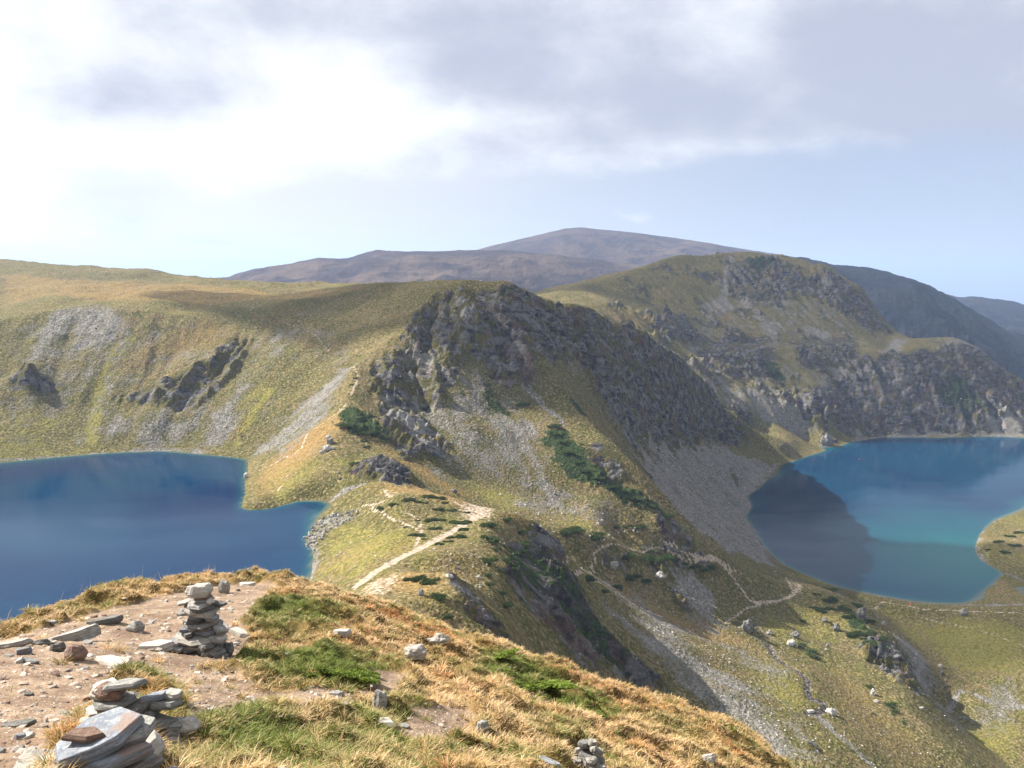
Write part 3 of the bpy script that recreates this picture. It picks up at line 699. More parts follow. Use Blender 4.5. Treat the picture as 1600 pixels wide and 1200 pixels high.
F(dl([(0,995,8.3),(120,975,9.4),(240,955,10.5),(330,945,11.2),(430,940,11.8),(520,955,12),(620,980,12)]))
F(W((-4,-6,.5),(-1,0,-1.65),(0,1.2,-1.75),(2.5,2,-2.6),(6,3,-5.2)))
F(W((-14,-6,-1),(-9,0,-2.5),(-6,3,-2.6)))
F(W((0,-6,.2),(8,-6,-4),(18,-6,-12)))
FR = Raster(-16, 20, -5.9, 34, .06)
FH = blur(blur(FR.tin(FL, -60), 4), 3)
def fcast(px, py, H=None):
    tt = np.exp(np.linspace(math.log(1.5), math.log(30), 2500)); d = ray(px, py)
    x = d[0]*tt/d[1]; z = d[2]*tt/d[1]
    h = FR.sample(FH if H is None else H, x, tt); k = int(np.argmax(z < h))
    return None if z[k] >= h[k] else (float(x[k]), float(tt[k]), float(h[k]))
def fmap(items, soft):
    g = FR.zeros()
    for v_, pts in items:
        c = [q for q in (fcast(*p) for p in pts) if q]
        if len(c) > 2: FR.poly(g, c, v_)
    return blur(g, soft)
bare = fmap([
 (1,[(-60,1010),(0,988),(60,985),(110,965),(170,945),(250,925),(330,912),(400,905),(425,915),(400,940),(372,965),(388,1005),(360,1020),(300,1035),(210,1045),(150,1060),(120,1100),(70,1150),(60,1230),(-60,1230)]),
 (1,[(285,1050),(330,1035),(385,1050),(400,1085),(370,1120),(330,1130),(295,1100)]),
 (.85,[(420,1070),(470,1055),(540,1075),(560,1105),(500,1110),(440,1100)]),
 (.9,[(640,1105),(720,1090),(740,1140),(680,1165),(630,1140)]), (.8,[(560,1060),(620,1050),(640,1085),(580,1100)]),
 (.7,[(380,1150),(430,1140),(450,1190),(400,1210)]), (.8,[(150,1040),(260,1040),(240,1060),(180,1060)])], 2)
grn = fmap([
 (1,[(370,960),(430,925),(480,935),(470,965),(400,990)]), (.9,[(340,1000),(420,1010),(440,1040),(380,1045),(340,1030)]),
 (1,[(420,1020),(500,1010),(560,1030),(600,1050),(560,1075),(480,1065),(430,1050)]), (.9,[(480,960),(520,965),(510,985),(470,980)]),
 (.9,[(330,1090),(420,1085),(480,1120),(520,1170),(480,1200),(360,1200),(300,1150)]), (.8,[(210,1045),(280,1040),(290,1080),(240,1080)]),
 (.7,[(560,1100),(640,1110),(640,1200),(520,1200)]), (1,[(740,1015),(800,1020),(870,1060),(880,1095),(820,1080),(760,1050)]),
 (.9,[(860,1085),(930,1085),(960,1110),(900,1115)]), (.6,[(1000,1130),(1060,1130),(1080,1150),(1010,1150)]), (.6,[(100,935),(160,930),(180,945),(110,950)]),
 (.6,[(0,1140),(50,1130),(60,1170),(0,1180)])], 3)
red = fmap([
 (1.3,[(1040,1100),(1150,1110),(1190,1150),(1230,1200),(1150,1210),(1100,1150)]), (.8,[(580,900),(700,975),(760,1000),(700,1010),(600,970),(520,930)]),
 (.7,[(830,1030),(960,1065),(1040,1100),(960,1100),(860,1060)]), (.5,[(640,990),(740,1020),(760,1080),(660,1060)]), (.5,[(500,1040),(560,1060),(520,1080)])], 5)
def fmaps(x, y):
    n = fbm(x, y, 1.3, 4, 91); xw, yw = x+.25*n, y+.25*fbm(x, y, 1.3, 4, 92)
    b = FR.sample(bare, xw, yw)+.35*fbm(x, y, .7, 4, 93)
    return b, FR.sample(grn, xw, yw), FR.sample(red, xw, yw)
def ffun(x, y):
    b, g_, r_ = fmaps(x, y); bb = sst(.3, .6, b)
    h = FR.sample(FH, x, y)
    hum = np.maximum(fbm(x, y, .62, 3, 95, .6), -.22)
    h = h+(1-bb)*(.27*hum+.05*fbm(x, y, .25, 3, 96))+bb*(.035*fbm(x, y, .5, 4, 97)-.05+.012*fbm(x, y, .06, 2, 98))+.22*fbm(x, y, 3.2, 3, 99)*sst(3, 9, y)
    return h
def ground(px, py):
    """where the line of sight through a photo point meets the near slope"""
    tt = np.exp(np.linspace(math.log(1.5), math.log(26), 1500)); d = ray(px, py)
    x = d[0]*tt/d[1]; z = d[2]*tt/d[1]; h = ffun(x, tt); k = int(np.argmax(z < h))
    if z[k] >= h[k]: return None
    return Vector((float(x[k]), float(tt[k]), float(h[k])))
def soil_mat():
    m, t, b = mat('slope_soil', .95, .1)
    P = t.new('ShaderNodeTexCoord').outputs['Object']; A = t.new('ShaderNodeVertexColor', layer_name='A'); s = t.new('ShaderNodeSeparateColor', {0: A.outputs[0]}).outputs
    n = t.noise(P, 2.2, 6, .65); f = t.noise(P, 22, 5, .7); v_ = t.vor(P, 34); vc_ = t.new('ShaderNodeSeparateColor', {0: t.vor(P, 34, out='Color')}).outputs[0]
    soil = t.mix(t.ss(n, .35, .65), (.155, .108, .072), (.30, .222, .152))
    soil = t.mix(t.ss(f, .45, .7), soil, (.17, .10, .07))
    chip = t.mix(t.ss(vc_, .1, .9), (.22, .19, .17), (.5, .46, .42))
    soil = t.mix(t.m('MULTIPLY', t.ss(v_, .32, .22), t.ss(vc_, .55, .75)), soil, chip)
    tur = t.mix(t.ss(n, .4, .6), (.085, .055, .02), (.17, .11, .04)); tur = t.mix(s[1], tur, (.05, .06, .015))
    c = t.mix(t.ss(s[0], .35, .6), tur, soil)
    t.put(b.inputs['Base Color'], c)
    t.put(b.inputs['Normal'], t.new('ShaderNodeBump', {'Height': t.m('ADD', t.m('MULTIPLY', f, .5), t.ss(v_, .35, .15)), 'Strength': .8, 'Distance': .012}).outputs[0])
    return m
tf = np.linspace(R(-62), R(62), int(1000*Q))
r0_ = 1.6
Rf = polar_rows(lambda x, y: FR.sample(FH, x, y), tf, r0_, 34, int(650*Q), fine=1200, flat=.5)
Xf = Rf*np.sin(tf); Yf = Rf*np.cos(tf)
Xf = np.clip(Xf, -15.8, 19.8); Zf = ffun(Xf, Yf)
bb_, gg_, rr_ = fmaps(Xf, Yf)
o = grid_mesh('hillside', Xf, Yf, Zf, soil_mat(), {'A': pack(bb_, gg_, rr_, rr_*0+1)}); o['kind'] = 'structure'
# the bit of summit the camera stands on and behind it
tb = np.linspace(-np.pi, np.pi, 181)[None, :]; rb_ = np.linspace(0, 1.75, 12)[:, None]
xb_, yb_ = rb_*np.sin(tb), rb_*np.cos(tb)
zb_ = ffun(np.clip(xb_, -15, 15), yb_)-.04*(rb_ > 1.5)
o = grid_mesh('hillside', xb_, yb_, zb_, bpy.data.materials['slope_soil'], {'A': pack(*[np.ones_like(zb_)*k for k in (1, 0, 0, 1)])}); o['kind'] = 'structure'
# ------------------------------------------------------------------ grass: every blade a tapering bent strip
def blades(name, x, y, hgt, wid, lean, colr, mat_, seg=3, ang=None):
    n = len(x)
    z = ffun(x, y)-.012
    a = rng.uniform(0, 2*np.pi, n) if ang is None else ang+rng.normal(0, .35, n); fa = rng.uniform(0, 2*np.pi, n)
    lx = np.cos(a)*lean+.16*hgt; ly = np.sin(a)*lean-.05*hgt
    wx, wy = np.cos(fa)*wid, np.sin(fa)*wid
    V, C = [], []
    for k in range(seg):
        t_ = k/seg; cx = x+lx*t_**1.8; cy = y+ly*t_**1.8; cz = z+hgt*(t_-.18*t_*t_*(lean/hgt)); tw = (1-.55*t_)
        V += [np.stack([cx-wx*tw, cy-wy*tw, cz], 1), np.stack([cx+wx*tw, cy+wy*tw, cz], 1)]
    V.append(np.stack([x+lx, y+ly, z+hgt*(1-.25*np.minimum(lean/hgt, 1.6))], 1))
    m = 2*seg+1
    co_ = np.stack(V, 1).reshape(-1, 3)
    tri = []
    for k in range(seg-1): tri += [[2*k, 2*k+1, 2*k+3], [2*k, 2*k+3, 2*k+2]]
    tri += [[2*seg-2, 2*seg-1, 2*seg]]
    q = (np.arange(n)[:, None, None]*m+np.array(tri)[None]).reshape(-1, 3)
    cc_ = np.repeat(colr[:, None, :], m, 1)
    cc_ = np.concatenate([cc_.reshape(-1, 3), np.ones((n*m, 1))], 1)
    o = fill_mesh(name, bpy.data.meshes.new(name), co_, q, mat_, {'C': cc_}, smooth=False)
    o['kind'] = 'stuff'; return o
M_G = leaf_mat('grass_blade', 'C', .3)
def scatter(n, dens_pow=1.35):
    """points on the near slope, thinning with distance"""
    thp = rng.uniform(R(-40), R(40), n); u = rng.random(n)
    r = (2.2**(2-dens_pow)+u*(21**(2-dens_pow)-2.2**(2-dens_pow)))**(1/(2-dens_pow))
    return r*np.sin(thp), r*np.cos(thp), r
def sil_r(x, y):
    az = np.arctan2(x, y); sa = np.array([math.atan2(p[0], p[1]) for p in sil]); sr = np.array([math.hypot(p[0], p[1]) for p in sil])
    return np.interp(az, sa, sr)
NB = int(520000*Q)
x, y, r = scatter(NB)
b_, g_, r2 = fmaps(x, y)
cl = fbm(x, y, .32, 3, 55); cl2 = fbm(x, y, 1.1, 3, 56)
keep = (r < sil_r(x, y)*1.13) & (rng.random(NB) < (1-sst(.28, .55, b_))*(.45+1.1*sst(-.35, .2, cl))+.012)
x, y, r, g_, r2, cl, cl2 = [k[keep] for k in (x, y, r, g_, r2, cl, cl2)]
def colours(x, y, g_, r2, cl2, extra=0.0):
    n = len(x)
    gm = np.clip(g_*.85+.8*cl2+.28+rng.normal(0, .26, n), 0, 1); gm = gm*gm*(3-2*gm)
    straw = np.array([.66, .47, .22]); orange = np.array([.55, .25, .09]); green = np.array([.20, .24, .04]); dgreen = np.array([.085, .12, .02]); redb = np.array([.28, .09, .045])
    rv = rng.random((n, 1))
    c = straw*(1-rv)+np.array([.86, .70, .46])*rv
    om = np.clip(.18+.5*r2+.4*sst(0, .4, fbm(x, y, .9, 3, 57))+.25*sst(0, 6, x)+.12, 0, 1)[:, None]
    c = c*(1-om)+orange*(.7+.6*rng.random((n, 1)))*om
    rm_ = (sst(.45, .95, r2+.5*fbm(x, y, .5, 3, 58))*.6)[:, None]; c = c*(1-rm_)+redb*(.7+.5*rv)*rm_
    gc = green*rv+dgreen*(1-rv); c = c*(1-gm[:, None])+gc*gm[:, None]
    c *= (.7+.5*rng.random((n, 1)))
    return c, gm
c, gm = colours(x, y, g_, r2, cl2); n = len(x); print('BLADES', n)
hg = (.025+.04*rng.random(n)+.02*sst(-.2, .4, cl))
blades('grass', x, y, hg, (.0016+.00028*r)*(.8+.5*rng.random(n)), hg*(.5+1.0*rng.random(n)), c, M_G)
# tussocks: blades springing from a common root and arching outwards
nt = 11500; x, y, r = scatter(nt, 1.25); b_, g_, r2 = fmaps(x, y); cl2 = fbm(x, y, 1.1, 3, 56)
k = (r < sil_r(x, y)*1.1) & (rng.random(nt) < (1-sst(.3, .6, b_))*(.35+.9*sst(-.3, .3, fbm(x, y, .8, 2, 59)))+.02); x, y, r, g_, r2, cl2 = [q[k] for q in (x, y, r, g_, r2, cl2)]
nb = 42; m_ = len(x); print('TUSSOCKS', m_)
tg = np.clip(rng.normal(0, .30, m_), -.5, .6); th_ = .75+.7*rng.random(m_); tr = .022+.03*rng.random(m_)
X_, Y_, R_, G_, R2_, C2_, T_, H_, S_ = [np.repeat(q, nb) for q in (x, y, r, g_+tg, r2, cl2, tr, th_, rng.random(m_))]
a_ = rng.uniform(0, 6.283, m_*nb); u_ = np.sqrt(rng.random(m_*nb)); c, gm = colours(X_, Y_, G_, R2_, C2_)
c *= (.72+.5*S_)[:, None]; hg = (.045+.055*rng.random(m_*nb))*H_*(1-.25*u_)
blades('tussock_grass', X_+T_*u_*np.cos(a_), Y_+T_*u_*np.sin(a_), hg, (.0017+.00026*R_)*(.8+.5*rng.random(m_*nb)), hg*(.25+1.15*u_), c, M_G, ang=a_)
# tall dry stalks with seed heads that stand out against the valley
ns = 1500; x, y, r = scatter(ns, 1.0); b_, g_, r2 = fmaps(x, y); sr_ = sil_r(x, y)
k = (r < sr_*1.06) & (b_ < .35) & (rng.random(ns) < .12+.9*sst(.8, .96, r/sr_)); x, y, r = x[k], y[k], r[k]; n = len(x)
c = np.array([.5, .34, .16])*(.7+.6*rng.random((n, 1)))
blades('tall_grass', x, y, .16+.2*rng.random(n), np.full(n, .0026), .04+.1*rng.random(n), c, M_G)
# ------------------------------------------------------------------ stones
from mathutils import noise as mn
def slab_mesh(name, seed, n=7, sharp=.05, rough=.05, cuts=1, taper=.1, flat=.5):
    r = random.Random(seed); bm = bmesh.new()
    ang = sorted((k+r.uniform(-.32, .32))/n*2*math.pi for k in range(n)); rad = [r.uniform(.68, 1.05) for _ in ang]
    tl = (r.uniform(-.08, .08), r.uniform(-.08, .08)); rings = []
    for zc, sc_ in ((0, 1-taper*r.uniform(.3, 1.4)), (.5, 1.0), (1, 1-taper*r.uniform(.4, 1.8))):
        rings.append([bm.verts.new((math.cos(a)*q*sc_*(1+r.uniform(-.07, .07)), math.sin(a)*q*sc_*(1+r.uniform(-.07, .07)), zc+(tl[0]*math.cos(a)+tl[1]*math.sin(a))*(zc > .9)*1.5+r.uniform(-.05, .05))) for a, q in zip(ang, rad)])
    bm.faces.new(rings[0][::-1]); bm.faces.new(rings[2])
    for a, b in ((0, 1), (1, 2)):
        for k in range(n): bm.faces.new((rings[a][k], rings[a][(k+1) % n], rings[b][(k+1) % n], rings[b][k]))
    bmesh.ops.bevel(bm, geom=bm.edges[:], offset=sharp, segments=1, affect='EDGES', profile=.5)
    bmesh.ops.triangulate(bm, faces=bm.faces[:])
    if cuts: bmesh.ops.subdivide_edges(bm, edges=bm.edges[:], cuts=cuts, use_grid_fill=True)
    off = Vector((seed*3.1, seed*1.7, 0))
    for v_ in bm.verts:
        p = v_.co.copy(); nz = mn.noise(p*2.2+off)*.6+mn.noise(p*5.5+off)*.3
        v_.co += Vector((p.x, p.y, 0)).normalized()*nz*rough*1.5 if Vector((p.x, p.y)).length > 1e-3 else Vector((0, 0, 0))
        v_.co.z += nz*rough*1.6+round(mn.noise(Vector((p.x*1.3, p.y*1.3, seed)))*3)/3*flat*.14*(1 if p.z > .5 else -1)
    me = bpy.data.meshes.new(name); bm.to_mesh(me); bm.free()
    return me
S_GREY = stone_mat('schist_grey', (.165, .158, .148), (.35, .335, .30), sc_=3)
S_BLUE = stone_mat('schist_blue', (.15, .165, .19), (.28, .295, .315), (.24, .18, .15), sc_=2.2)
S_PALE = stone_mat('stone_pale', (.34, .305, .26), (.55, .51, .445), sc_=3)
S_BROWN = stone_mat('stone_brown', (.17, .10, .075), (.33, .22, .165), sc_=3)
S_RUST = stone_mat('stone_rust', (.15, .085, .06), (.27, .17, .12), sc_=3)
S_DARK = stone_mat('schist_dark', (.075, .072, .068), (.20, .19, .172), sc_=2.5)
S_ROCK = stone_mat('crag_rock', (.11, .105, .095), (.33, .31, .28), sc_=.35, bump=.3)
S_WHITE = stone_mat('bleached_rock', (.28, .265, .235), (.52, .50, .455), sc_=.35, bump=.3)
FLATS = [slab_mesh('flat_stone', 100+k, n=5+k % 3, cuts=1, sharp=.022, rough=.028, flat=.25) for k in range(14)]
CHUNKS = [slab_mesh('chunk_stone', 200+k, n=6+k % 3, cuts=1, rough=.1, taper=.35, sharp=.09, flat=.2) for k in range(8)]
SMALL = [slab_mesh('pebble', 300+k, n=5+k % 3, cuts=0, rough=.05, taper=.25) for k in range(8)]
BIGS = [slab_mesh('boulder', 400+k, n=7, cuts=2, rough=.16, taper=.4, sharp=.1, flat=.5) for k in range(8)]
_mm = {}
def with_mat(me, m):
    k = (me.name, m.name)
    if k not in _mm: c = me.copy(); c.materials.clear(); c.materials.append(m); _mm[k] = c
    return _mm[k]
def stone(me, m, loc, size, rz=0., tilt=(0, 0), parent=None, name='stone'):
    o = bpy.data.objects.new(name, with_mat(me, m)); col.objects.link(o)
    o.parent = parent; o.location = loc; o.scale = (size[0]/2, size[1]/2, size[2]); o.rotation_euler = (tilt[0], tilt[1], rz)
    return o
def empty(name, loc, rz=0):
    o = bpy.data.objects.new(name, None); o.location = loc; o.rotation_euler = (0, 0, rz); o.empty_display_size = .1; col.objects.link(o); return o
GROUND_EXCL = []
# --- cairns: (dx, dy, z, w, d, t, rot, tiltx, tilty, mesh, material)
def cairn(px, py, lab, rows, k_=1.0, fl=1.0):
    g0 = ground(px, py); e = empty('cairn', g0); tag(e, lab, 'cairn', None)
    for dx, dy, z, w, d, th_, rz, tx, ty, me, m in rows:
        p = stone(me, m, (dx*k_, dy*k_, z*k_), (w*k_, d*k_, th_*k_*fl), R(rz), (R(tx), R(ty)), e)
    return e
F_, C_ = FLATS, CHUNKS
cairn(152, 1240, 'low cairn of broad blue-grey slabs with a small rusty stone on top, nearest the viewer', [
 (-.42,-.06,-.10,.42,.36,.12,30,4,-6,F_[13],S_PALE), (-.24,-.02,-.06,.46,.42,.12,10,4,-4,F_[0],S_PALE), (.22,.02,-.05,.34,.34,.10,40,0,8,F_[1],S_BLUE), (-.02,.20,-.05,.42,.30,.11,70,0,0,F_[2],S_PALE),
 (-.30,.12,-.02,.26,.24,.10,20,0,0,C_[0],S_PALE), (.02,-.12,-.03,.34,.28,.09,120,0,0,F_[3],S_BROWN), (.05,.05,.04,.34,.30,.055,200,2,4,F_[4],S_GREY),
 (-.04,.02,.085,.36,.32,.05,15,-4,-3,F_[5],S_BROWN), (.03,.0,.125,.44,.35,.05,60,-5,3,F_[6],S_BLUE), (.07,.10,.165,.26,.24,.045,100,0,4,F_[7],S_GREY),
 (-.01,.03,.175,.37,.34,.06,140,-7,2,F_[8],S_BLUE), (-.02,-.02,.232,.155,.12,.026,10,-8,4,F_[9],S_RUST)], 1.18, .9)
cairn(204, 1145, 'mid cairn of jumbled slabs topped by a pale block and a tilted grey slate', [
 (-.06,.05,-.05,.40,.34,.10,0,0,0,C_[1],S_DARK), (.20,.02,-.04,.22,.20,.09,30,0,10,F_[10],S_GREY), (.30,.03,-.02,.17,.16,.085,80,0,8,C_[2],S_PALE), (.27,-.10,-.04,.16,.14,.07,10,0,0,C_[3],S_GREY),
 (.06,-.12,-.04,.18,.14,.07,45,0,0,F_[11],S_DARK), (-.10,-.12,-.04,.16,.13,.07,20,0,0,C_[4],S_PALE), (-.26,.08,-.04,.26,.22,.09,60,0,-5,C_[5],S_PALE), (.13,.0,.035,.27,.22,.045,20,-4,12,F_[12],S_GREY),
 (-.02,.02,.04,.30,.26,.05,90,0,2,F_[13],S_DARK), (.10,-.05,.075,.26,.17,.04,150,-6,-8,F_[0],S_DARK), (.02,.06,.09,.34,.28,.045,10,0,3,F_[1],S_GREY), (.17,.06,.12,.20,.18,.035,60,-4,14,F_[2],S_GREY),
 (-.14,.02,.10,.28,.24,.06,30,0,-6,F_[3],S_PALE), (.04,-.03,.13,.26,.19,.035,75,-8,-10,F_[4],S_DARK), (.20,.10,.155,.14,.12,.03,20,0,10,F_[5],S_PALE), (.12,.05,.165,.19,.17,.028,110,-5,12,F_[6],S_BLUE),
 (-.09,.03,.155,.31,.25,.035,50,-2,0,F_[8],S_GREY), (-.10,.02,.19,.24,.20,.075,0,-4,0,C_[6],S_BROWN), (-.15,.05,.19,.20,.18,.07,70,0,-8,C_[7],S_PALE), (-.02,.01,.262,.235,.19,.028,35,-12,4,F_[9],S_GREY)], 1.04)
rr3 = random.Random(5); rows = []
z = -.05; wid = [.74, .74, .70, .66, .62, .56, .50, .48, .44, .40, .42, .44, .42, .36, .28]
ms = [S_GREY, S_DARK, S_GREY, S_PALE, S_BLUE]
rows += [(-.10,-.12,-.05,.25,.16,.17,10,0,0,C_[0],S_BROWN), (-.25,-.05,-.03,.14,.16,.17,60,0,-10,C_[3],S_PALE), (.13,-.10,-.05,.18,.16,.12,0,0,0,F_[2],S_BROWN), (.23,.0,-.03,.15,.17,.17,20,0,14,C_[5],S_GREY)]
z = .02
for k, w in enumerate(wid):
    t__ = rr3.uniform(.034, .050); dx = rr3.uniform(-.025, .025)+(.03 if k > 4 else -.005)
    rows.append((dx, rr3.uniform(-.02, .02), z, w*rr3.uniform(.82, 1), w*rr3.uniform(.62, .8), t__, rr3.uniform(0, 360), rr3.uniform(-5, 5), rr3.uniform(-5, 5), F_[rr3.randrange(14)], rr3.choice(ms)))
    for q in range(3 if k < 8 else 1):
        sx = rr3.choice((-1, 1))*w*rr3.uniform(.2, .36); sw = w*rr3.uniform(.3, .45)
        rows.append((dx+sx, -w*rr3.uniform(.05, .28), z+rr3.uniform(-.01, .01), sw, sw*.8, t__*rr3.uniform(.7, 1), rr3.uniform(0, 360), rr3.uniform(-9, 3), rr3.uniform(-14, 14), F_[rr3.randrange(14)], rr3.choice(ms+[S_PALE])))
    z += t__*.86
rows += [(.02,-.07,.33,.20,.12,.045,5,0,0,F_[3],S_RUST), (-.12,-.06,z-.13,.18,.15,.03,80,0,0,F_[7],S_GREY), (.16,.05,z-.09,.20,.16,.028,10,0,12,F_[10],S_DARK), (-.13,-.02,z-.05,.18,.15,.028,40,-8,-6,F_[11],S_PALE),
         (.02, 0, z+.0, .21, .17, .03, 20, 0, 0, F_[12], S_BROWN), (.0, 0, z+.022, .30, .20, .115, 4, -2, 3, C_[4], S_PALE)]
cairn(316, 1024, 'tall slender cairn of thin slates crowned by a rounded pale stone', rows, 1.14, .93)
rr4 = random.Random(9); rows = []
for k, (w, zz) in enumerate(((.40, -.03), (.37, .02), (.33, .065), (.28, .105), (.22, .145), (.15, .18), (.1, .21))):
    for q in range(6 if k < 4 else 3):
        a = rr4.uniform(0, 6.28); s_ = rr4.uniform(.07, .13)
        rows.append((math.cos(a)*w*.36, math.sin(a)*w*.34, zz, s_, s_*.75, .05, rr4.uniform(0, 360), rr4.uniform(-14, 14), rr4.uniform(-14, 14), rr4.choice(F_+C_[:4]), rr4.choice([S_GREY, S_PALE, S_PALE, S_PALE, S_GREY])))
rows += [(-.04, -.10, -.02, .17, .12, .08, 0, 0, 0, C_[6], S_RUST), (.11, -.09, .03, .15, .11, .045, 20, -10, 6, F_[6], S_PALE), (.0, 0, -.02, .3, .28, .16, 0, 0, 0, C_[7], S_DARK)]
cairn(918, 1200, 'small squat cairn of pale broken stones in the orange grass', rows)
# --- single stones one can tell apart on the near slope
NAMED = [
 (121,1030,34,1.0,.62,'C2',S_BROWN,0,'squat brown block with a pale flat top beside the leaning slab'),
 (118,1000,92,.22,.16,'F3',S_GREY,32,'long grey slab lying on edge above a patch of shaded soil'),
 (165,974,58,.2,.14,'F7',S_DARK,34,'thin dark plank-like slate farther up the bare soil'),
 (213,986,30,.7,.5,'C5',S_GREY,0,'blunt grey stone with a mossy green top on bare earth'),
 (178,1037,66,.62,.1,'F1',S_PALE,-20,'broad whitish flat slab sunk in the ground behind the middle cairn'),
 (243,1016,52,.6,.22,'F9',S_PALE,20,'low pale hump of rock just beside the foot of the tall cairn'),
 (20,1010,62,.3,.12,'F5',S_PALE,15,'long pale slab with a dark underside at the grass edge'),
 (43,1034,40,.4,.1,'F2',S_GREY,-8,'flat pale grey slate lying level on gravelly soil'),
 (36,1022,30,.4,.28,'F6',S_BLUE,28,'blue-grey slate tilted up against the soil'),
 (80,974,18,.6,.2,'F4',S_GREY,5,'small grey slab lying in the yellow grass near the hill edge'),
 (46,1087,18,.6,.25,'F8',S_DARK,0,'small dark slate alone on the smooth brown soil'),
 (30,1135,52,.38,.12,'F11',S_DARK,12,'dark narrow slate flat on the bare slope'),
 (31,1155,20,.7,.4,'C1',S_BLUE,0,'stubby blue-grey stone near the dark narrow slate'),
 (66,1008,34,.5,.25,'C3',S_DARK,10,'dark weathered rock half buried in dry tufts'),
 (90,1017,22,.7,.5,'C4',S_DARK,0,'knobbly dark stone tucked behind the brown block'),
 (352,927,22,.7,.9,'C6',S_GREY,0,'upright pale grey stone behind the crown of the tall cairn'),
 (386,916,30,.6,.2,'F10',S_PALE,0,'pale flat stone at the brow of the hill beyond the tall cairn'),
 (373,993,46,.45,.2,'F12',S_PALE,-35,'buff slab slanting out of the grass right beside the tall cairn'),
 (646,1027,38,.7,.45,'B0',S_PALE,0,'white peaked stone sitting among the reddish tufts'),
 (684,1005,36,.6,.42,'B3',S_PALE,10,'blocky white stone beside a green sprig near the brow'),
 (592,1108,26,.7,1.1,'C7',S_GREY,20,'upright light grey stone standing above two broken slabs'),
 (597,1133,50,.5,.18,'F13',S_PALE,-20,'large buff slab lying broken in the grass'),
 (630,1138,26,.6,.22,'F0',S_GREY,10,'grey slab touching the large broken buff slab'),
 (754,1146,23,.75,.8,'C1',S_GREY,8,'cube-like grey stone alone beside a bare patch'),
 (535,992,28,.6,.3,'F4',S_PALE,0,'pale flat stone in the grass below the dirt track on the ridge'),
 (450,1024,20,.6,.2,'F6',S_GREY,0,'thin grey slate in the grass by the shaded tufts'),
 (525,1087,24,.6,.25,'F9',S_GREY,10,'rounded grey slab at the edge of the bare hollow'),
 (473,1105,24,.6,.3,'C4',S_BROWN,0,'brownish stone in the bare hollow'),
 (1112,1109,24,.6,.45,'C5',S_PALE,0,'white rock on the brow where the orange grass ends'),
 (1160,1124,18,.6,.6,'C3',S_PALE,0,'chalky stone sticking out beside dark red tufts at the brow'),
 (1108,1192,34,.55,.35,'B5',S_PALE,25,'pale leaning slab low in the orange grass'),
 (858,1197,46,.18,.2,'F11',S_BLUE,-30,'narrow blue-grey slate leaning by the small squat cairn')]
for px, py, w, dr_, tr_, mk, m, rz, lab in NAMED:
    g0 = ground(px, py)
    if not g0: continue
    dist = g0.length*.99; W_ = w*dist/FPX*1.05
    me = dict(C=CHUNKS, F=FLATS, B=BIGS)[mk[0]][int(mk[1:])]
    tag(stone(me, m, g0-Vector((0, 0, .12*W_*tr_+.004)), (W_, W_*max(dr_, .3), W_*tr_), R(rz), (R(-6), R(random.uniform(-5, 5)))), lab, 'stone')
# --- small flat stones on the bare soil
k = 0; tries = 0; r5 = random.Random(3)
while k < 200 and tries < 6000:
    tries += 1
    px, py = r5.uniform(-20, 470) if r5.random() < .8 else r5.uniform(470, 780), r5.uniform(905, 1195)
    q = fcast(px, py)
    if not q: continue
    b_ = float(fmaps(np.array([q[0]]), np.array([q[1]]))[0][0])
    if b_ < .42: continue
    x_, y_ = q[0], q[1]; z_ = float(ffun(np.array([x_]), np.array([y_]))[0]); d_ = math.hypot(x_, y_, z_)
    s_ = r5.choice((.025, .03, .04, .06, .09))*r5.uniform(.8, 1.3)*(.7+.05*d_)
    o = stone(r5.choice(SMALL+FLATS[:4]), r5.choice([S_PALE, S_GREY, S_GREY, S_BROWN, S_BROWN]), (x_, y_, z_-.006), (s_, s_*r5.uniform(.45, .9), s_*r5.uniform(.12, .35)), r5.uniform(0, 6.3), (r5.uniform(-.2, .2), r5.uniform(-.2, .2)), name='loose_stone')
    tag(o, 'small flat loose stone lying on the trodden brown soil round the cairns', 'stone', 'small loose stones on the trodden soil'); k += 1
# --- many-sided chips merged into one mass
IC = np.array([(0,0,1),(.89,0,.45),(.28,.85,.45),(-.72,.53,.45),(-.72,-.53,.45),(.28,-.85,.45),(.72,.53,-.45),(-.28,.85,-.45),(-.89,0,-.45),(-.28,-.85,-.45),(.72,-.53,-.45),(0,0,-1)], np.float32)
IF = np.array([(0,1,2),(0,2,3),(0,3,4),(0,4,5),(0,5,1),(1,6,2),(2,6,7),(2,7,3),(3,7,8),(3,8,4),(4,8,9),(4,9,5),(5,9,10),(5,10,1),(1,10,6),(11,7,6),(11,8,7),(11,9,8),(11,10,9),(11,6,10)])
def rubble(name, x, y, z, s, flat, mat_, ca, cb):
    n = len(x); a = rng.uniform(0, 6.28, n)[:, None]
    P = IC[None]*(1+rng.uniform(-.35, .35, (n, 12, 1)))
    sx, sy, sz = s[:, None]*rng.uniform(.8, 1.2, (n, 1)), s[:, None]*rng.uniform(.45, .9, (n, 1)), s[:, None]*flat*rng.uniform(.6, 1.2, (n, 1))
    X_ = P[..., 0]*sx; Y_ = P[..., 1]*sy; Z_ = P[..., 2]*sz+X_*rng.uniform(-.3, .3, (n, 1))
    co_ = np.stack([x[:, None]+X_*np.cos(a)-Y_*np.sin(a), y[:, None]+X_*np.sin(a)+Y_*np.cos(a), z[:, None]+Z_], -1).reshape(-1, 3)
    q = (np.arange(n)[:, None, None]*12+IF[None]).reshape(-1, 3)
    t_ = rng.random((n, 1)); c = np.repeat((np.array(ca)*(1-t_)+np.array(cb)*t_)[:, None], 12, 1).reshape(-1, 3)
    o = fill_mesh(name, bpy.data.meshes.new(name), co_, q, mat_, {'C': np.concatenate([c, np.ones((len(c), 1))], 1)}, smooth=False)
    o['kind'] = 'stuff'; return o
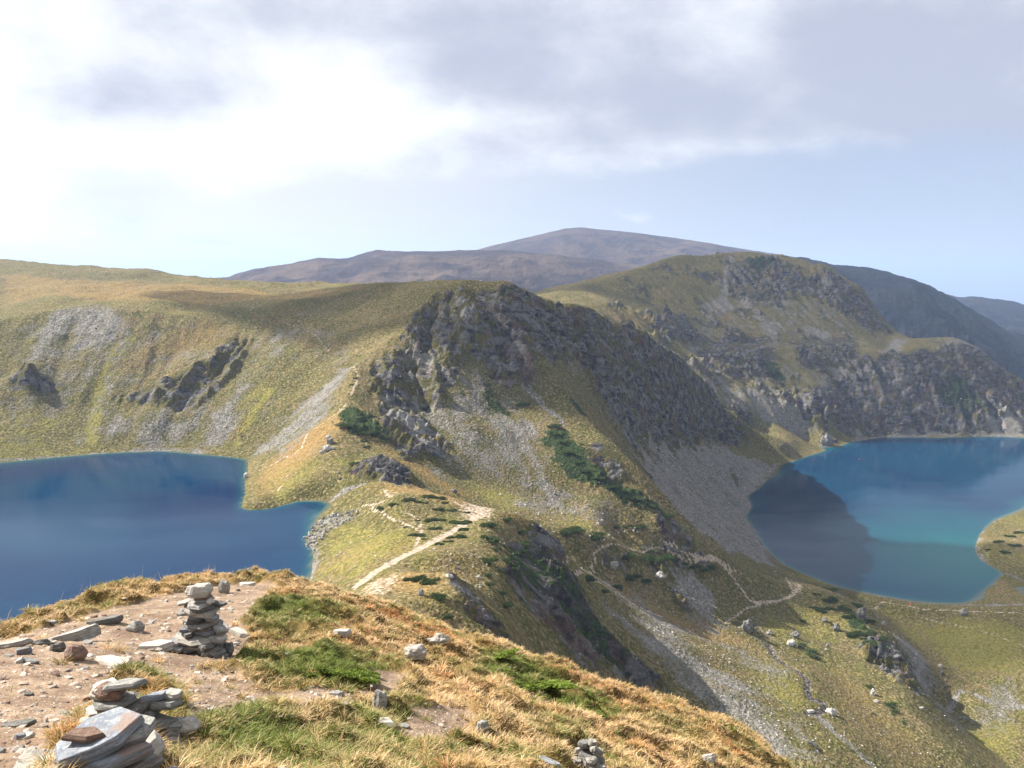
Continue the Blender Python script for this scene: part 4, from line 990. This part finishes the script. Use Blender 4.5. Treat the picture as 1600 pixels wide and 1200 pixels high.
M_R, t_, b_ = mat('rubble', .95, .1); A_ = t_.new('ShaderNodeVertexColor', layer_name='C')
P_ = t_.new('ShaderNodeTexCoord').outputs['Object']; t_.put(b_.inputs['Base Color'], t_.mix(t_.noise(P_, 3, 4, .7), t_.mix(.5, A_.outputs[0], (.08, .075, .07)), A_.outputs[0]))
x, y, r = scatter(26000, 1.1); b_1 = fmaps(x, y)[0]; clp = fbm(x, y, .6, 3, 68)
k = (rng.random(len(x)) < sst(.3, .6, b_1)*(.25+.9*sst(-.1, .35, clp))+.03) & (r < sil_r(x, y)*1.05); x, y, r = x[k], y[k], r[k]
s = .006+.026*rng.random(len(x))**3*(1+.06*r); rubble('gravel', x, y, ffun(x, y)+s*.1, s, .35, M_R, (.24, .18, .14), (.58, .50, .42))
# mid-distance stones on meadow and scree
n = 150000; thp = rng.uniform(R(-37), R(37), n); r = 300*np.exp(rng.random(n)*math.log(1750/300)); x, y = r*np.sin(thp), r*np.cos(thp)
mp = maps(x, y); h_ = hfun(x, y, mp); wet = (h_ < LZ+.3) & (x < 0) | (h_ < RZ+.3)
pr = .06+.55*sst(.3, .9, mp['scree'])+.25*sst(.1, .5, mp['scree'])*sst(-.1, .3, fbm(x, y, 60, 3, 71))+.1*sst(.1, .4, fbm(x, y, 45, 3, 72))*(mp['shrub'] < .3)
k = (rng.random(n) < pr) & ~wet & (mp['path'] < .4); x, y, r, h_ = x[k], y[k], r[k], h_[k]
s = (.16+.62*rng.random(len(x))**4)*(.55+r/900); print('STONES', len(x))
rubble('scattered_stones', x, y, h_+s*.12, s, .55, M_R, (.20, .19, .18), (.56, .53, .48))
# ------------------------------------------------------------------ placing things on the far ground
def at(px, py):
    c = cast(px, py)
    if not c: return None
    d = ray(px, py); t1 = np.linspace(c[1]*.88, c[1]*1.10, 420); x = d[0]*t1/d[1]; z = d[2]*t1/d[1]; h = hfun(x, t1); m = z < h
    k = int(np.argmax(m)) if m.any() else len(t1)//2
    return Vector((float(x[k]), float(t1[k]), float(h[k])))
def boulder(px, py, w, m, me, asp=(.8, .7), rz=0, lab=None, cat='boulder', grp=None, name='boulder', sink=.25):
    p = at(px, py+w*.12)
    if not p: return
    W_ = .8*w*p.length/FPX; o = stone(me, m, p-Vector((0, 0, W_*asp[1]*sink)), (W_, W_*asp[0], W_*asp[1]), R(rz), (0, 0), name=name)
    return tag(o, lab, cat, grp)
for px, py, w, m, k, asp, rz, lab in [
 (510,701,20,S_WHITE,0,(.7,.55),20,'lower block of the white rock group on the green slope above the left lake'),
 (516,691,15,S_ROCK,1,(.8,.8),0,'round grey rock in the middle of the white rock group'),
 (513,683,11,S_WHITE,2,(.7,.8),0,'small top piece of the white rock group'),
 (502,706,9,S_WHITE,3,(.8,.7),0,'grey-white block at the lower corner of the white rock group'),
 (521,701,10,S_WHITE,5,(.6,.5),40,'thin white sliver of rock beside the white rock group'),
 (531,748,8,S_ROCK,4,(.8,.6),0,'grey boulder in the meadow below the dark crag'),
 (529,739,6,S_WHITE,5,(.8,.8),0,'white boulder at the tip of the dark crag above the meadow'),
 (566,786,5,S_ROCK,6,(.8,1.0),0,'grey boulder standing alone on the lawn of the saddle'),
 (703,900,20,S_WHITE,7,(.6,.4),-20,'pale broken outcrop at the head of the dark gully on the near ridge'),
 (657,928,14,S_ROCK,0,(.8,.9),0,'grey boulder perched on the brown slope of the near ridge'),
 (717,887,8,S_ROCK,1,(.7,.5),0,'small pale rock on the brown tussocky flank'),
 (748,902,10,S_WHITE,2,(.7,.9),0,'light outcrop on the brown flank by the green bushes'),
 (1030,900,28,S_ROCK,3,(.7,.6),-15,'rounded grey crag below the bushes by the trail'),
 (1056,893,14,S_ROCK,4,(.7,.8),10,'blocky grey crag above the rubble gully'),
 (960,884,24,S_ROCK,5,(.6,.6),10,'grey outcrop under the trail bend'),
 (941,882,4,S_WHITE,6,(.7,3.2),0,'slim pale rock pillar beside the trail bend'),
 (1168,981,24,S_DARK,7,(.8,1.0),10,'dark crag beside the stream where it leaves the hollow'),
 (1236,1004,26,S_WHITE,1,(.6,.35),20,'smooth white slab of rock on the lawn above the brook'),
 (1243,993,20,S_ROCK,2,(.7,.7),0,'large rounded grey boulder above the smooth white slab'),
 (1202,990,13,S_ROCK,3,(.7,.8),0,'dark rounded boulder next to the stream crag'),
 (1293,1009,9,S_ROCK,4,(.8,.9),0,'grey rock at the edge of a green bush on the lawn'),
 (1291,1015,7,S_WHITE,5,(.7,.6),0,'small white rock under the grey rock by the bush'),
 (1266,1111,22,S_WHITE,6,(.45,.25),5,'long pale slab at the lower bend of the brook'),
 (1299,1112,22,S_WHITE,7,(.7,.5),-10,'big cream boulder at the lower bend of the brook'),
 (1364,1084,12,S_WHITE,0,(.8,.9),50,'white outcrop on the orange ridge side'),
 (1369,1096,10,S_WHITE,2,(.8,.6),10,'lower white stone of the outcrop on the orange ridge side'),
 (1504,959,13,S_ROCK,3,(.8,1.1),0,'big grey boulder alone on the far meadow by the lake'),
 (1435,956,5,S_ROCK,4,(.8,.9),0,'small grey boulder in the meadow near the red tent'),
 (1374,948,5,S_DARK,5,(.8,.9),0,'dark boulder in the meadow behind the knoll'),
 (1381,976,9,S_ROCK,6,(.8,.9),0,'grey rock behind the crest of the knoll'),
 (1469,1041,8,S_WHITE,7,(.8,.8),0,'light boulder beyond the tip of the cliff shadow'),
 (1471,1052,7,S_DARK,0,(.8,.8),0,'dark boulder beyond the tip of the cliff shadow'),
 (1440,1107,10,S_WHITE,1,(.6,.5),-20,'white boulder by the dry stony channel'),
 (1289,970,12,S_DARK,2,(.8,.9),0,'dark rock under a bush on the knoll flank'),
 (1306,983,15,S_DARK,3,(.8,1.1),0,'dark pointed rock alone on the knoll flank'),
 (1345,960,24,S_DARK,4,(.7,.8),-30,'dark crag among bushes near the top of the knoll'),
 (1180,822,6,S_WHITE,5,(.8,.3),0,'pale rock awash by the shaded shore of the right lake'),
 (710,768,14,S_DARK,6,(.7,.6),0,'dark rock behind the crest of the saddle mound'),
 (1291,690,24,S_DARK,7,(.8,.8),0,'dark crag jutting into the right lake'),
 (384,746,10,S_WHITE,0,(.8,1.2),0,'pale rock face at the water edge of the left lake'),
 (990,830,5,S_WHITE,1,(.8,.8),0,'light boulder in the meadow above the trail')]:
    boulder(px, py, w, m, BIGS[k], asp, rz, lab)
r6 = random.Random(12); k = 0
fld = [(466,850),(478,838),(490,822),(506,808),(522,802),(560,797),(556,809),(522,824),(500,846),(492,862),(478,862)]
def inpoly(px, py, P):
    c = False
    for (xa, ya), (xb, yb) in zip(P, P[1:]+P[:1]):
        if (ya > py) != (yb > py) and px < (xb-xa)*(py-ya)/(yb-ya)+xa: c = not c
    return c
while k < 130:
    px, py = r6.uniform(466, 560), r6.uniform(796, 863)
    if not inpoly(px, py, fld): continue
    boulder(px, py, r6.uniform(3.2, 8), r6.choice([S_WHITE, S_WHITE, S_ROCK]), BIGS[r6.randrange(8)], (.8, .75), r6.uniform(0, 360), 'pale lakeside boulder in the jumbled block field on the left lake shore', 'boulder', 'boulders of the block field at the lake shore', sink=.15); k += 1
pm = [(500,905),(500,862),(540,860),(600,860),(650,850),(690,842),(640,870),(600,885),(560,905)]; k = 0
while k < 70:
    px, py = r6.uniform(495, 690), r6.uniform(842, 905)
    if not inpoly(px, py, pm): continue
    boulder(px, py, r6.uniform(1.6, 3.6), S_WHITE, BIGS[r6.randrange(8)], (.7, .4), r6.uniform(0, 360), 'white stone dotted over the green bowl between lake and ridge path', 'stone', 'white stones in the green bowl below the ridge path', name='meadow_stone'); k += 1
pm = [(780,770),(880,765),(940,800),(1000,830),(960,850),(880,850),(800,800)]; k = 0
while k < 80:
    px, py = r6.uniform(780, 1000), r6.uniform(765, 850)
    if not inpoly(px, py, pm): continue
    boulder(px, py, r6.uniform(2.2, 6), r6.choice([S_WHITE, S_ROCK]), BIGS[r6.randrange(8)], (.8, .7), r6.uniform(0, 360), 'light fallen block on the meadow at the foot of the central mountain', 'boulder', 'fallen blocks at the foot of the central mountain', name='fallen_block'); k += 1
# ------------------------------------------------------------------ dwarf pine and juniper
M_L = leaf_mat('needles', 'C', .25)
def bush_mesh(name, seed, n, leaf, cols, h=.5, lumps=7, rr0=(.28, .48)):
    g_ = np.random.default_rng(seed)
    cen = np.stack([g_.uniform(-.62, .62, lumps), g_.uniform(-.62, .62, lumps), g_.uniform(.1, .35, lumps)*h], 1); rad = g_.uniform(*rr0, lumps)
    i = g_.integers(0, lumps, n); d = g_.normal(size=(n, 3)); d[:, 2] = np.abs(d[:, 2])*1.1-.15; d /= np.linalg.norm(d, axis=1)[:, None]
    rr_ = rad[i]*g_.uniform(.55, 1.08, n)**.6; p = cen[i]+d*rr_[:, None]*np.array([1, 1, h*1.5]); p[:, 2] = np.maximum(p[:, 2], 0)
    a = d+g_.normal(size=(n, 3))*.6; a /= np.linalg.norm(a, axis=1)[:, None]
    b = np.cross(a, g_.normal(size=(n, 3))); b /= np.linalg.norm(b, axis=1)[:, None]+1e-6; s = leaf*g_.uniform(.6, 1.4, n)[:, None]
    co_ = np.stack([p-b*s*.5, p+b*s*.5, p+a*s*1.3], 1).reshape(-1, 3)
    q = np.arange(3*n).reshape(-1, 3)
    t_ = g_.random((n, 1)); lc = g_.uniform(.75, 1.25, lumps)[i][:, None]
    c = (np.array(cols[0])*(1-t_)+np.array(cols[1])*t_)*lc; c = np.repeat(c, 3, 0)
    # the dense inner twigs
    me = bpy.data.meshes.new(name)
    core = []; cf = []; base = len(co_)
    for (cx, cy, cz), r_ in zip(cen, rad):
        k0 = base+len(core)*12; core.append(IC*np.array([1, 1, h*1.4])*r_*.74+np.array([cx, cy, cz])); cf.append(IF+k0)
    co_ = np.concatenate([co_]+core); q = np.concatenate([q]+cf); c = np.concatenate([c, np.tile(np.array(cols[0])*.8, (12*lumps, 1))])
    me.vertices.add(len(co_)); me.vertices.foreach_set('co', co_.ravel().astype(np.float32)); m_ = len(q)
    me.loops.add(m_*3); me.loops.foreach_set('vertex_index', q.ravel().astype(np.int32)); me.polygons.add(m_); me.polygons.foreach_set('loop_start', np.arange(0, m_*3, 3, dtype=np.int32))
    me.update(calc_edges=True); at_ = me.color_attributes.new('C', 'FLOAT_COLOR', 'POINT'); at_.data.foreach_set('color', np.concatenate([c, np.ones((len(c), 1))], 1).astype(np.float32).ravel()); me.materials.append(M_L)
    return me
PINE = [bush_mesh('pine_scrub', 20+k, 1500, .075, ((.03, .05, .015), (.085, .12, .032)), h=.26, lumps=9) for k in range(6)]
def shrub(px, py, w, lab, grp, hh=1.0, cat='dwarf pine', name='dwarf_pine'):
    p = at(px, py+1)
    if not p: return
    W_ = w*p.length/FPX; o = bpy.data.objects.new(name, PINE[r6.randrange(6)]); col.objects.link(o); o.location = p-Vector((0, 0, W_*.03)); o.scale = (W_*.66, W_*.66*r6.uniform(.55, .85), W_*.62*hh*1.0); o.rotation_euler = (0, 0, r6.choice((0, 3.14))+r6.uniform(-.5, .5))
    tag(o, lab, cat, grp)
L1 = ('small dwarf pine clump on the mound and path of the near ridge', 'dwarf pines on the mound of the near ridge')
for px, py, w in [(674,812,22),(718,817,28),(723,827,18),(713,839,24),(685,850,16),(597,793,14),(616,787,14),(639,780,20),(652,784,12),(670,775,20),(686,778,16),(664,785,10),(694,785,12),(683,796,18),(704,797,14),(680,826,18),(652,813,8),(635,823,8),(652,836,22),(700,846,14),(690,812,12),(730,800,10),(664,842,10)]: shrub(px, py, w, *L1)
L2 = ('bushy green dwarf pine clinging to the edge of the near cliff', 'dwarf pines along the edge of the near cliff')
for px, py, w in [(762,821,28),(765,843,34),(760,876,28),(788,876,20),(809,864,28),(819,851,24),(760,897,16),(763,913,16),(781,926,18),(788,946,22),(672,908,26),(681,933,26),(687,965,32),(655,903,22),(640,905,16),(790,812,18),(772,858,18),(800,885,20),(812,832,18)]: shrub(px, py, w, *L2, hh=1.2)
L3 = ('dark green dwarf pine on the slope round the trail above the valley', 'dwarf pines round the trail above the valley')
for px, py, w in [(980,869,24),(1006,872,26),(1035,872,30),(1052,874,16),(1014,862,14),(1084,885,20),(1104,888,24),(983,901,30),(1006,908,20),(964,916,16),(917,904,26),(941,924,18),(961,823,14),(1000,823,22),(980,822,14),(1068,880,14)]: shrub(px, py, w, *L3)
L4 = ('green dwarf pine growing on the rocky knoll below the right lake', 'dwarf pines on the rocky knoll')
for px, py, w in [(1298,938,22),(1270,949,12),(1284,953,16),(1298,950,12),(1320,950,20),(1328,964,20),(1336,946,20),(1276,928,8),(1296,921,18),(1254,970,10),(1300,976,8),(1336,990,24),(1350,998,12),(1360,988,16),(1362,1006,20),(1378,998,18),(1384,1012,16),(1358,970,16)]: shrub(px, py, w, *L4)
L5 = ('low green bush mat on the orange grass by the brook and the lower ridge', 'bush mats by the brook and the lower ridge')
for px, py, w in [(1250,1008,18),(1264,1020,26),(1274,1027,14),(1356,1073,14),(1386,1100,22),(1394,1112,18),(1363,1114,6),(1410,1128,10)]: shrub(px, py, w, *L5, hh=.6)
L6 = ('green bush on the grassy spit in the right lake', 'bushes on the grassy spit')
for px, py, w in [(1560,846,14),(1578,838,12),(1586,852,14),(1570,862,10),(1592,832,12),(1545,858,8)]: shrub(px, py, w, *L6)
L7 = ('dark dwarf pine thicket on the flank of the central mountain', 'dwarf pine thickets on the central mountain')
for px, py, w in [(540,664,26),(577,675,28),(600,682,20),(569,688,12),(572,697,10),(558,724,20),(868,678,14),(880,690,12),(888,706,18),(905,722,14),(912,736,18),(935,748,20),(958,760,18),(975,768,14),(992,778,20),(1015,790,16),(865,665,20),(820,630,16),(812,632,14),(760,600,14),(1040,806,22),(550,600,8),(556,590,8)]: shrub(px, py, w, *L7)
shrub(892, 829, 34, 'rounded dark pine clump in the meadow, nearer the cliff edge of the pair', None); shrub(930, 838, 34, 'wider dark pine clump in the meadow, farther from the cliff of the pair', None)
JUN = [bush_mesh('juniper_patch', 60+k, 9000, .036, ((.06, .10, .012), (.27, .34, .05)), h=.42, lumps=34, rr0=(.12, .24)) for k in range(3)]
for px, py, w, k, lab in [(545,1048,95,0,'bright green juniper cushion in the middle of the grassy slope'), (838,1072,112,1,'largest bright green juniper mat near the brow of the slope'), (775,1026,66,2,'small green juniper sprig patch up on the brow'), (905,1104,70,0,'dull green juniper cushion below the largest mat'), (495,1050,46,1,'dark green juniper tuft adjoining the middle cushion')]:
    g0 = ground(px, py); W_ = w*g0.length/FPX; o = bpy.data.objects.new('juniper', JUN[k]); col.objects.link(o)
    o.location = g0-Vector((0, 0, .04)); o.scale = (W_*.62, W_*.75, .5*W_*.62); o.rotation_euler = (R(-22), R(14), .6*k); tag(o, lab, 'juniper')
# ------------------------------------------------------------------ hikers, tent, float
def skin(name, pts, edges, m, parent):
    me = bpy.data.meshes.new(name); me.from_pydata([p[:3] for p in pts], edges, []); me.materials.append(m)
    o = bpy.data.objects.new(name, me); col.objects.link(o); o.parent = parent
    o.modifiers.new('skin', 'SKIN')
    for k, p in enumerate(pts): me.skin_vertices[0].data[k].radius = (p[3], p[4] if len(p) > 4 else p[3])
    me.skin_vertices[0].data[0].use_root = True
    s = o.modifiers.new('sub', 'SUBSURF'); s.levels = s.render_levels = 1
    return o
def hiker(px, py, rz, top, legs, hair, lab, pack=None):
    p = at(px, py); e = empty('person', p, rz); tag(e, lab, 'person', None)
    skinm = flat_mat('skin', (.55, .34, .25))
    body = [(0,0,.93,.13,.10),(0,0,1.12,.12,.09),(0,0,1.34,.16,.10),(0,0,1.46,.055),(0,.01,1.56,.075,.09),(0,.01,1.66,.08,.095),
            (-.19,0,1.38,.05),(-.25,.02,1.12,.04),(-.24,.10,.90,.032),(-.24,.13,.82,.03),(.19,0,1.38,.05),(.25,.0,1.12,.04),(.25,.06,.90,.032),(.25,.09,.82,.03),
            (-.09,0,.88,.085),(-.10,.10,.50,.06),(-.10,.05,.10,.042),(-.10,.16,.04,.04,.035),(.09,0,.88,.085),(.10,-.04,.50,.06),(.10,-.14,.10,.042),(.10,-.04,.04,.04,.035)]
    ed = [(0,1),(1,2),(2,3),(3,4),(4,5),(2,6),(6,7),(7,8),(8,9),(2,10),(10,11),(11,12),(12,13),(0,14),(14,15),(15,16),(16,17),(0,18),(18,19),(19,20),(20,21)]
    skin('body', body, ed, skinm, e)
    skin('shirt', [(0,0,.95,.15,.12),(0,0,1.13,.14,.11),(0,0,1.35,.18,.12),(-.20,0,1.38,.065),(-.25,.015,1.18,.055),(.20,0,1.38,.065),(.25,0,1.18,.055)], [(0,1),(1,2),(2,3),(3,4),(2,5),(5,6)], top, e)
    skin('trousers', [(0,0,.94,.14,.12),(-.09,0,.86,.105),(-.10,.10,.50,.075),(-.10,.06,.14,.055),(.09,0,.86,.105),(.10,-.04,.50,.075),(.10,-.13,.14,.055)], [(0,1),(1,2),(2,3),(0,4),(4,5),(5,6)], legs, e)
    skin('hair', [(0,-.02,1.60,.085,.09),(0,-.01,1.69,.085,.09)], [(0,1)], hair, e)
    if pack: skin('backpack', [(0,-.17,1.05,.12,.09),(0,-.18,1.36,.12,.08)], [(0,1)], pack, e)
wh, bk, bl, hr = flat_mat('white_shirt', (.75, .75, .75)), flat_mat('black_clothes', (.02, .02, .025)), flat_mat('blue_jeans', (.05, .07, .13)), flat_mat('dark_hair', (.03, .02, .015))
hiker(635.0, 777.5, 1.2, wh, bk, hr, 'tiny hiker in a white top and dark trousers on the crest path of the saddle')
hiker(631.5, 778, 1.4, bk, bk, hr, 'tiny hiker all in black beside the one in white', bl)
p = at(1423, 944); e = empty('tent', p, .6); tag(e, 'small red dome tent pitched on the grass near the shore of the right lake', 'tent')
rd = flat_mat('red_fabric', (.62, .09, .035)); pl_ = flat_mat('grey_pole', (.3, .3, .32))
bm = bmesh.new(); bmesh.ops.create_uvsphere(bm, u_segments=16, v_segments=10, radius=1)
for v_ in bm.verts: v_.co = Vector((v_.co.x*1.35*(1-.12*abs(math.sin(2*math.atan2(v_.co.y, v_.co.x)))), v_.co.y*1.05, max(v_.co.z, 0)*1.15))
me = bpy.data.meshes.new('canopy'); bm.to_mesh(me); bm.free(); me.materials.append(rd); o = bpy.data.objects.new('canopy', me); o.parent = e; col.objects.link(o)
for s_ in (-1, 1): skin('pole', [(math.cos(a)*1.25, s_*math.cos(a)*.95, math.sin(a)*1.2, .02) for a in np.linspace(0, math.pi, 11)], [(i, i+1) for i in range(10)], pl_, e)
bm = bmesh.new(); vs_ = [bm.verts.new(q) for q in ((1.05, -.45, .02), (1.36, 0, .02), (1.05, .45, .02), (.98, .2, .72), (.98, -.2, .72))]; f_ = bm.faces.new(vs_); bmesh.ops.solidify(bm, geom=[f_], thickness=.03)
me = bpy.data.meshes.new('door'); bm.to_mesh(me); bm.free(); me.materials.append(flat_mat('pale_mesh', (.6, .5, .45))); o = bpy.data.objects.new('door', me); o.parent = e; col.objects.link(o)
q = Z(1342.5, 718, RZ); bm = bmesh.new(); bmesh.ops.create_uvsphere(bm, u_segments=16, v_segments=10, radius=.8)
for v_ in bm.verts: v_.co.z = v_.co.z*.8+.25+(.5 if v_.co.z > .7 else 0)
me = bpy.data.meshes.new('float_buoy'); bm.to_mesh(me); bm.free(); me.materials.append(rd); o = bpy.data.objects.new('float_buoy', me); o.location = q; col.objects.link(o); tag(o, 'tiny red float on the open water of the right lake', 'float')
# ------------------------------------------------------------------ thin unseen clouds added out of frame to shade the mountains
cm = bpy.data.materials.new('shade_cloud_mat'); cm.use_nodes = True; ct = NT(cm.node_tree); cb_ = ct.n['Principled BSDF']; cb_.inputs['Base Color'].default_value = (.9, .9, .9, 1); cb_.inputs['Roughness'].default_value = 1
cx_ = ct.new('ShaderNodeMixShader', {0: CLOUD_T, 1: ct.new('ShaderNodeBsdfTransparent').outputs[0], 2: cb_.outputs[0]}); ct.put(ct.n['Material Output'].inputs[0], cx_.outputs[0])
SV = Vector((math.sin(AZ)*math.cos(EL), math.cos(AZ)*math.cos(EL), math.sin(EL)))
for tx, ty, tz, rx, ry, sd in [(60, 850, -90, 250, 150, 1), (440, 1800, -60, 540, 260, 3), (-190, 960, -70, 190, 140, 4)]:
    bm = bmesh.new(); bmesh.ops.create_icosphere(bm, subdivisions=4, radius=1)
    for v_ in bm.verts:
        p = v_.co.copy(); f_ = 1+.38*mn.noise(p*1.6+Vector((sd*5, 0, 0)))+.22*mn.noise(p*4+Vector((0, sd*3, 0))); v_.co = Vector((p.x*rx*f_, p.y*ry*f_, p.z*45*f_))
    for f2 in bm.faces: f2.smooth = True
    me = bpy.data.meshes.new('shade_cloud'); bm.to_mesh(me); bm.free(); me.materials.append(cm); o = bpy.data.objects.new('shade_cloud', me); col.objects.link(o)
    o.location = Vector((tx, ty, tz))+SV*2700; o['kind'] = 'stuff'
# ------------------------------------------------------------------ camera, sun, sky, haze
cam = bpy.data.cameras.new('camera'); cam.lens = 36*FPX/1600; cam.sensor_width = 36; cam.clip_start = .1; cam.clip_end = 400000
co = bpy.data.objects.new('camera', cam); co.rotation_euler = (R(90)-PITCH, 0, 0); col.objects.link(co); sc.camera = co
su = bpy.data.lights.new('sun', 'SUN'); su.energy = SUN_E; su.angle = R(.5); su.color = (1, .95, .87)
so = bpy.data.objects.new('sun', su); col.objects.link(so)
v = Vector((math.sin(AZ)*math.cos(EL), math.cos(AZ)*math.cos(EL), math.sin(EL)))
so.rotation_euler = v.to_track_quat('Z', 'Y').to_euler()
wd = bpy.data.worlds.new('World'); sc.world = wd; wd.use_nodes = True
t = NT(wd.node_tree); bg = t.n['Background']
sky = t.new('ShaderNodeTexSky', sky_type='NISHITA', sun_disc=False, sun_elevation=EL, sun_rotation=AZ, altitude=2500, air_density=1.0, dust_density=1.5, ozone_density=1.0)
g = t.new('ShaderNodeTexCoord').outputs['Generated']
s3 = t.new('ShaderNodeSeparateXYZ', {0: g}).outputs
wn = t.new('ShaderNodeTexNoise', {'Vector': t.scale(g, (1, 1, 2.2)), 'Scale': 3.2, 'Detail': 5, 'Roughness': .55})
ws = t.new('ShaderNodeSeparateColor', {0: wn.outputs['Color']}).outputs
az = t.m('ADD', t.m('ARCTAN2', s3[0], s3[1]), t.m('MULTIPLY', t.m('SUBTRACT', ws[0], .5), .22))
el = t.m('ADD', t.m('ARCSINE', s3[2]), t.m('MULTIPLY', t.m('SUBTRACT', ws[1], .5), .10))
def pxe(px, py): return math.atan((px-800)/FPX), math.atan((600-py)/FPX*math.cos(math.atan((px-800)/FPX)))-PITCH
def blob(px, py, wx, wy, k=1.0):
    a, e = pxe(px, py); sa, se = wx/FPX, wy/FPX
    q = t.m('ADD', t.m('POWER', t.m('ABSOLUTE', t.m('DIVIDE', t.m('SUBTRACT', az, a), sa)), 2.0), t.m('POWER', t.m('ABSOLUTE', t.m('DIVIDE', t.m('SUBTRACT', el, e), se)), 2.0))
    return t.m('MULTIPLY', t.m('EXPONENT', t.m('MULTIPLY', q, -1.0)), k)
def total(bl):
    a = bl[0]
    for b2 in bl[1:]: a = t.m('ADD', a, b2)
    return a
pl = t.new('ShaderNodeCombineXYZ', {0: t.m('DIVIDE', s3[0], t.m('ADD', t.m('MAXIMUM', s3[2], 0.0), .12)), 1: t.m('DIVIDE', s3[1], t.m('ADD', t.m('MAXIMUM', s3[2], 0.0), .12)), 2: .3}).outputs[0]
n1 = t.noise(pl, 1.1, 7, .58, .4); n2 = t.noise(t.scale(g, (1, 1, 1.7)), 5.0, 9, .6, .15)
e0 = t.m('ARCSINE', s3[2])
# cover: thick above about ten degrees, thin streaks below
cover = t.m('ADD', t.ss(el, R(4.2), R(9.5)), t.m('MULTIPLY', t.m('SUBTRACT', n2, .5), 1.3))
cover = t.m('ADD', cover, total([blob(60,290,230,70,1.0), blob(420,250,260,50,.4), blob(330,355,260,14,.5), blob(980,328,40,9,.6), blob(1195,322,30,7,.5), blob(540,340,50,10,.4), blob(240,190,60,25,-.55)]))
cv = t.ss(cover, .32, .85)
bright = total([blob(-40,200,170,230,1.3), blob(540,140,200,110,1.1), blob(170,225,90,38,.6), blob(330,215,110,50,.7), blob(850,195,130,26,.45), blob(1090,60,110,60,.5), blob(1200,232,260,14,.3), blob(770,180,40,40,.5)])
dark = total([blob(215,135,110,38,.75), blob(80,40,80,30,.4), blob(350,5,420,40,.35), blob(1150,110,520,90,.85), blob(1400,190,260,30,.35), blob(1550,170,200,60,.7), blob(760,90,120,60,.6), blob(1500,20,300,60,.35)])
tone = t.m('ADD', t.m('ADD', .42, t.m('MULTIPLY', t.m('SUBTRACT', bright, dark), .55)), t.m('ADD', t.m('MULTIPLY', t.m('SUBTRACT', n2, .5), 1.7), t.m('MULTIPLY', t.m('SUBTRACT', n1, .5), .3)))
cc = t.mix(t.ss(tone, -.1, 1.05), (.56, .60, .73), (1.2, 1.23, 1.25))
skc = t.mix(1.0, sky.outputs[0], (.105, .105, .105), 'MULTIPLY')
# thin high veil that whitens the blue low down and towards the sun
veil = t.m('ADD', .62, t.m('MULTIPLY', t.ss(az, R(30), R(-30)), .30))
vc = t.mix(t.ss(az, R(28), R(-25)), (.66, .74, .92), (1.04, 1.02, 1.02))
base = t.mix(veil, skc, vc)
t.put(bg.inputs[0], t.mix(t.m('MULTIPLY', cv, .93), base, cc))
bg.inputs[1].default_value = SKY_S
wd.cycles.sampling_method = 'MANUAL'; wd.cycles.sample_map_resolution = 256
# haze
hm = bpy.data.materials.new('haze_air'); hm.use_nodes = True; tt_ = NT(hm.node_tree); tt_.n.remove(tt_.n['Principled BSDF'])
pv = tt_.new('ShaderNodeVolumePrincipled', {'Color': (.50, .66, 1.0), 'Density': HAZE, 'Anisotropy': .2})
tt_.put(tt_.n['Material Output'].inputs['Volume'], pv.outputs[0])
if HAZE:
    bm = bmesh.new(); bmesh.ops.create_cube(bm, size=1)
    for v_ in bm.verts: v_.co = Vector((v_.co.x*124000, v_.co.y*124000, -1885 if v_.co.z < 0 else 420))
    me = bpy.data.meshes.new('haze'); bm.to_mesh(me); bm.free(); me.materials.append(hm)
    o = bpy.data.objects.new('haze', me); col.objects.link(o); o['kind'] = 'stuff'
sc.view_settings.view_transform = 'Standard'; sc.view_settings.look = 'None'; sc.view_settings.gamma = 1; sc.view_settings.exposure = EXPO
sc.cycles.volume_bounces = 0; sc.cycles.max_bounces = 6; sc.cycles.diffuse_bounces = 3
sc.cycles.use_denoising = True; sc.cycles.use_adaptive_sampling = True; sc.cycles.adaptive_threshold = .02
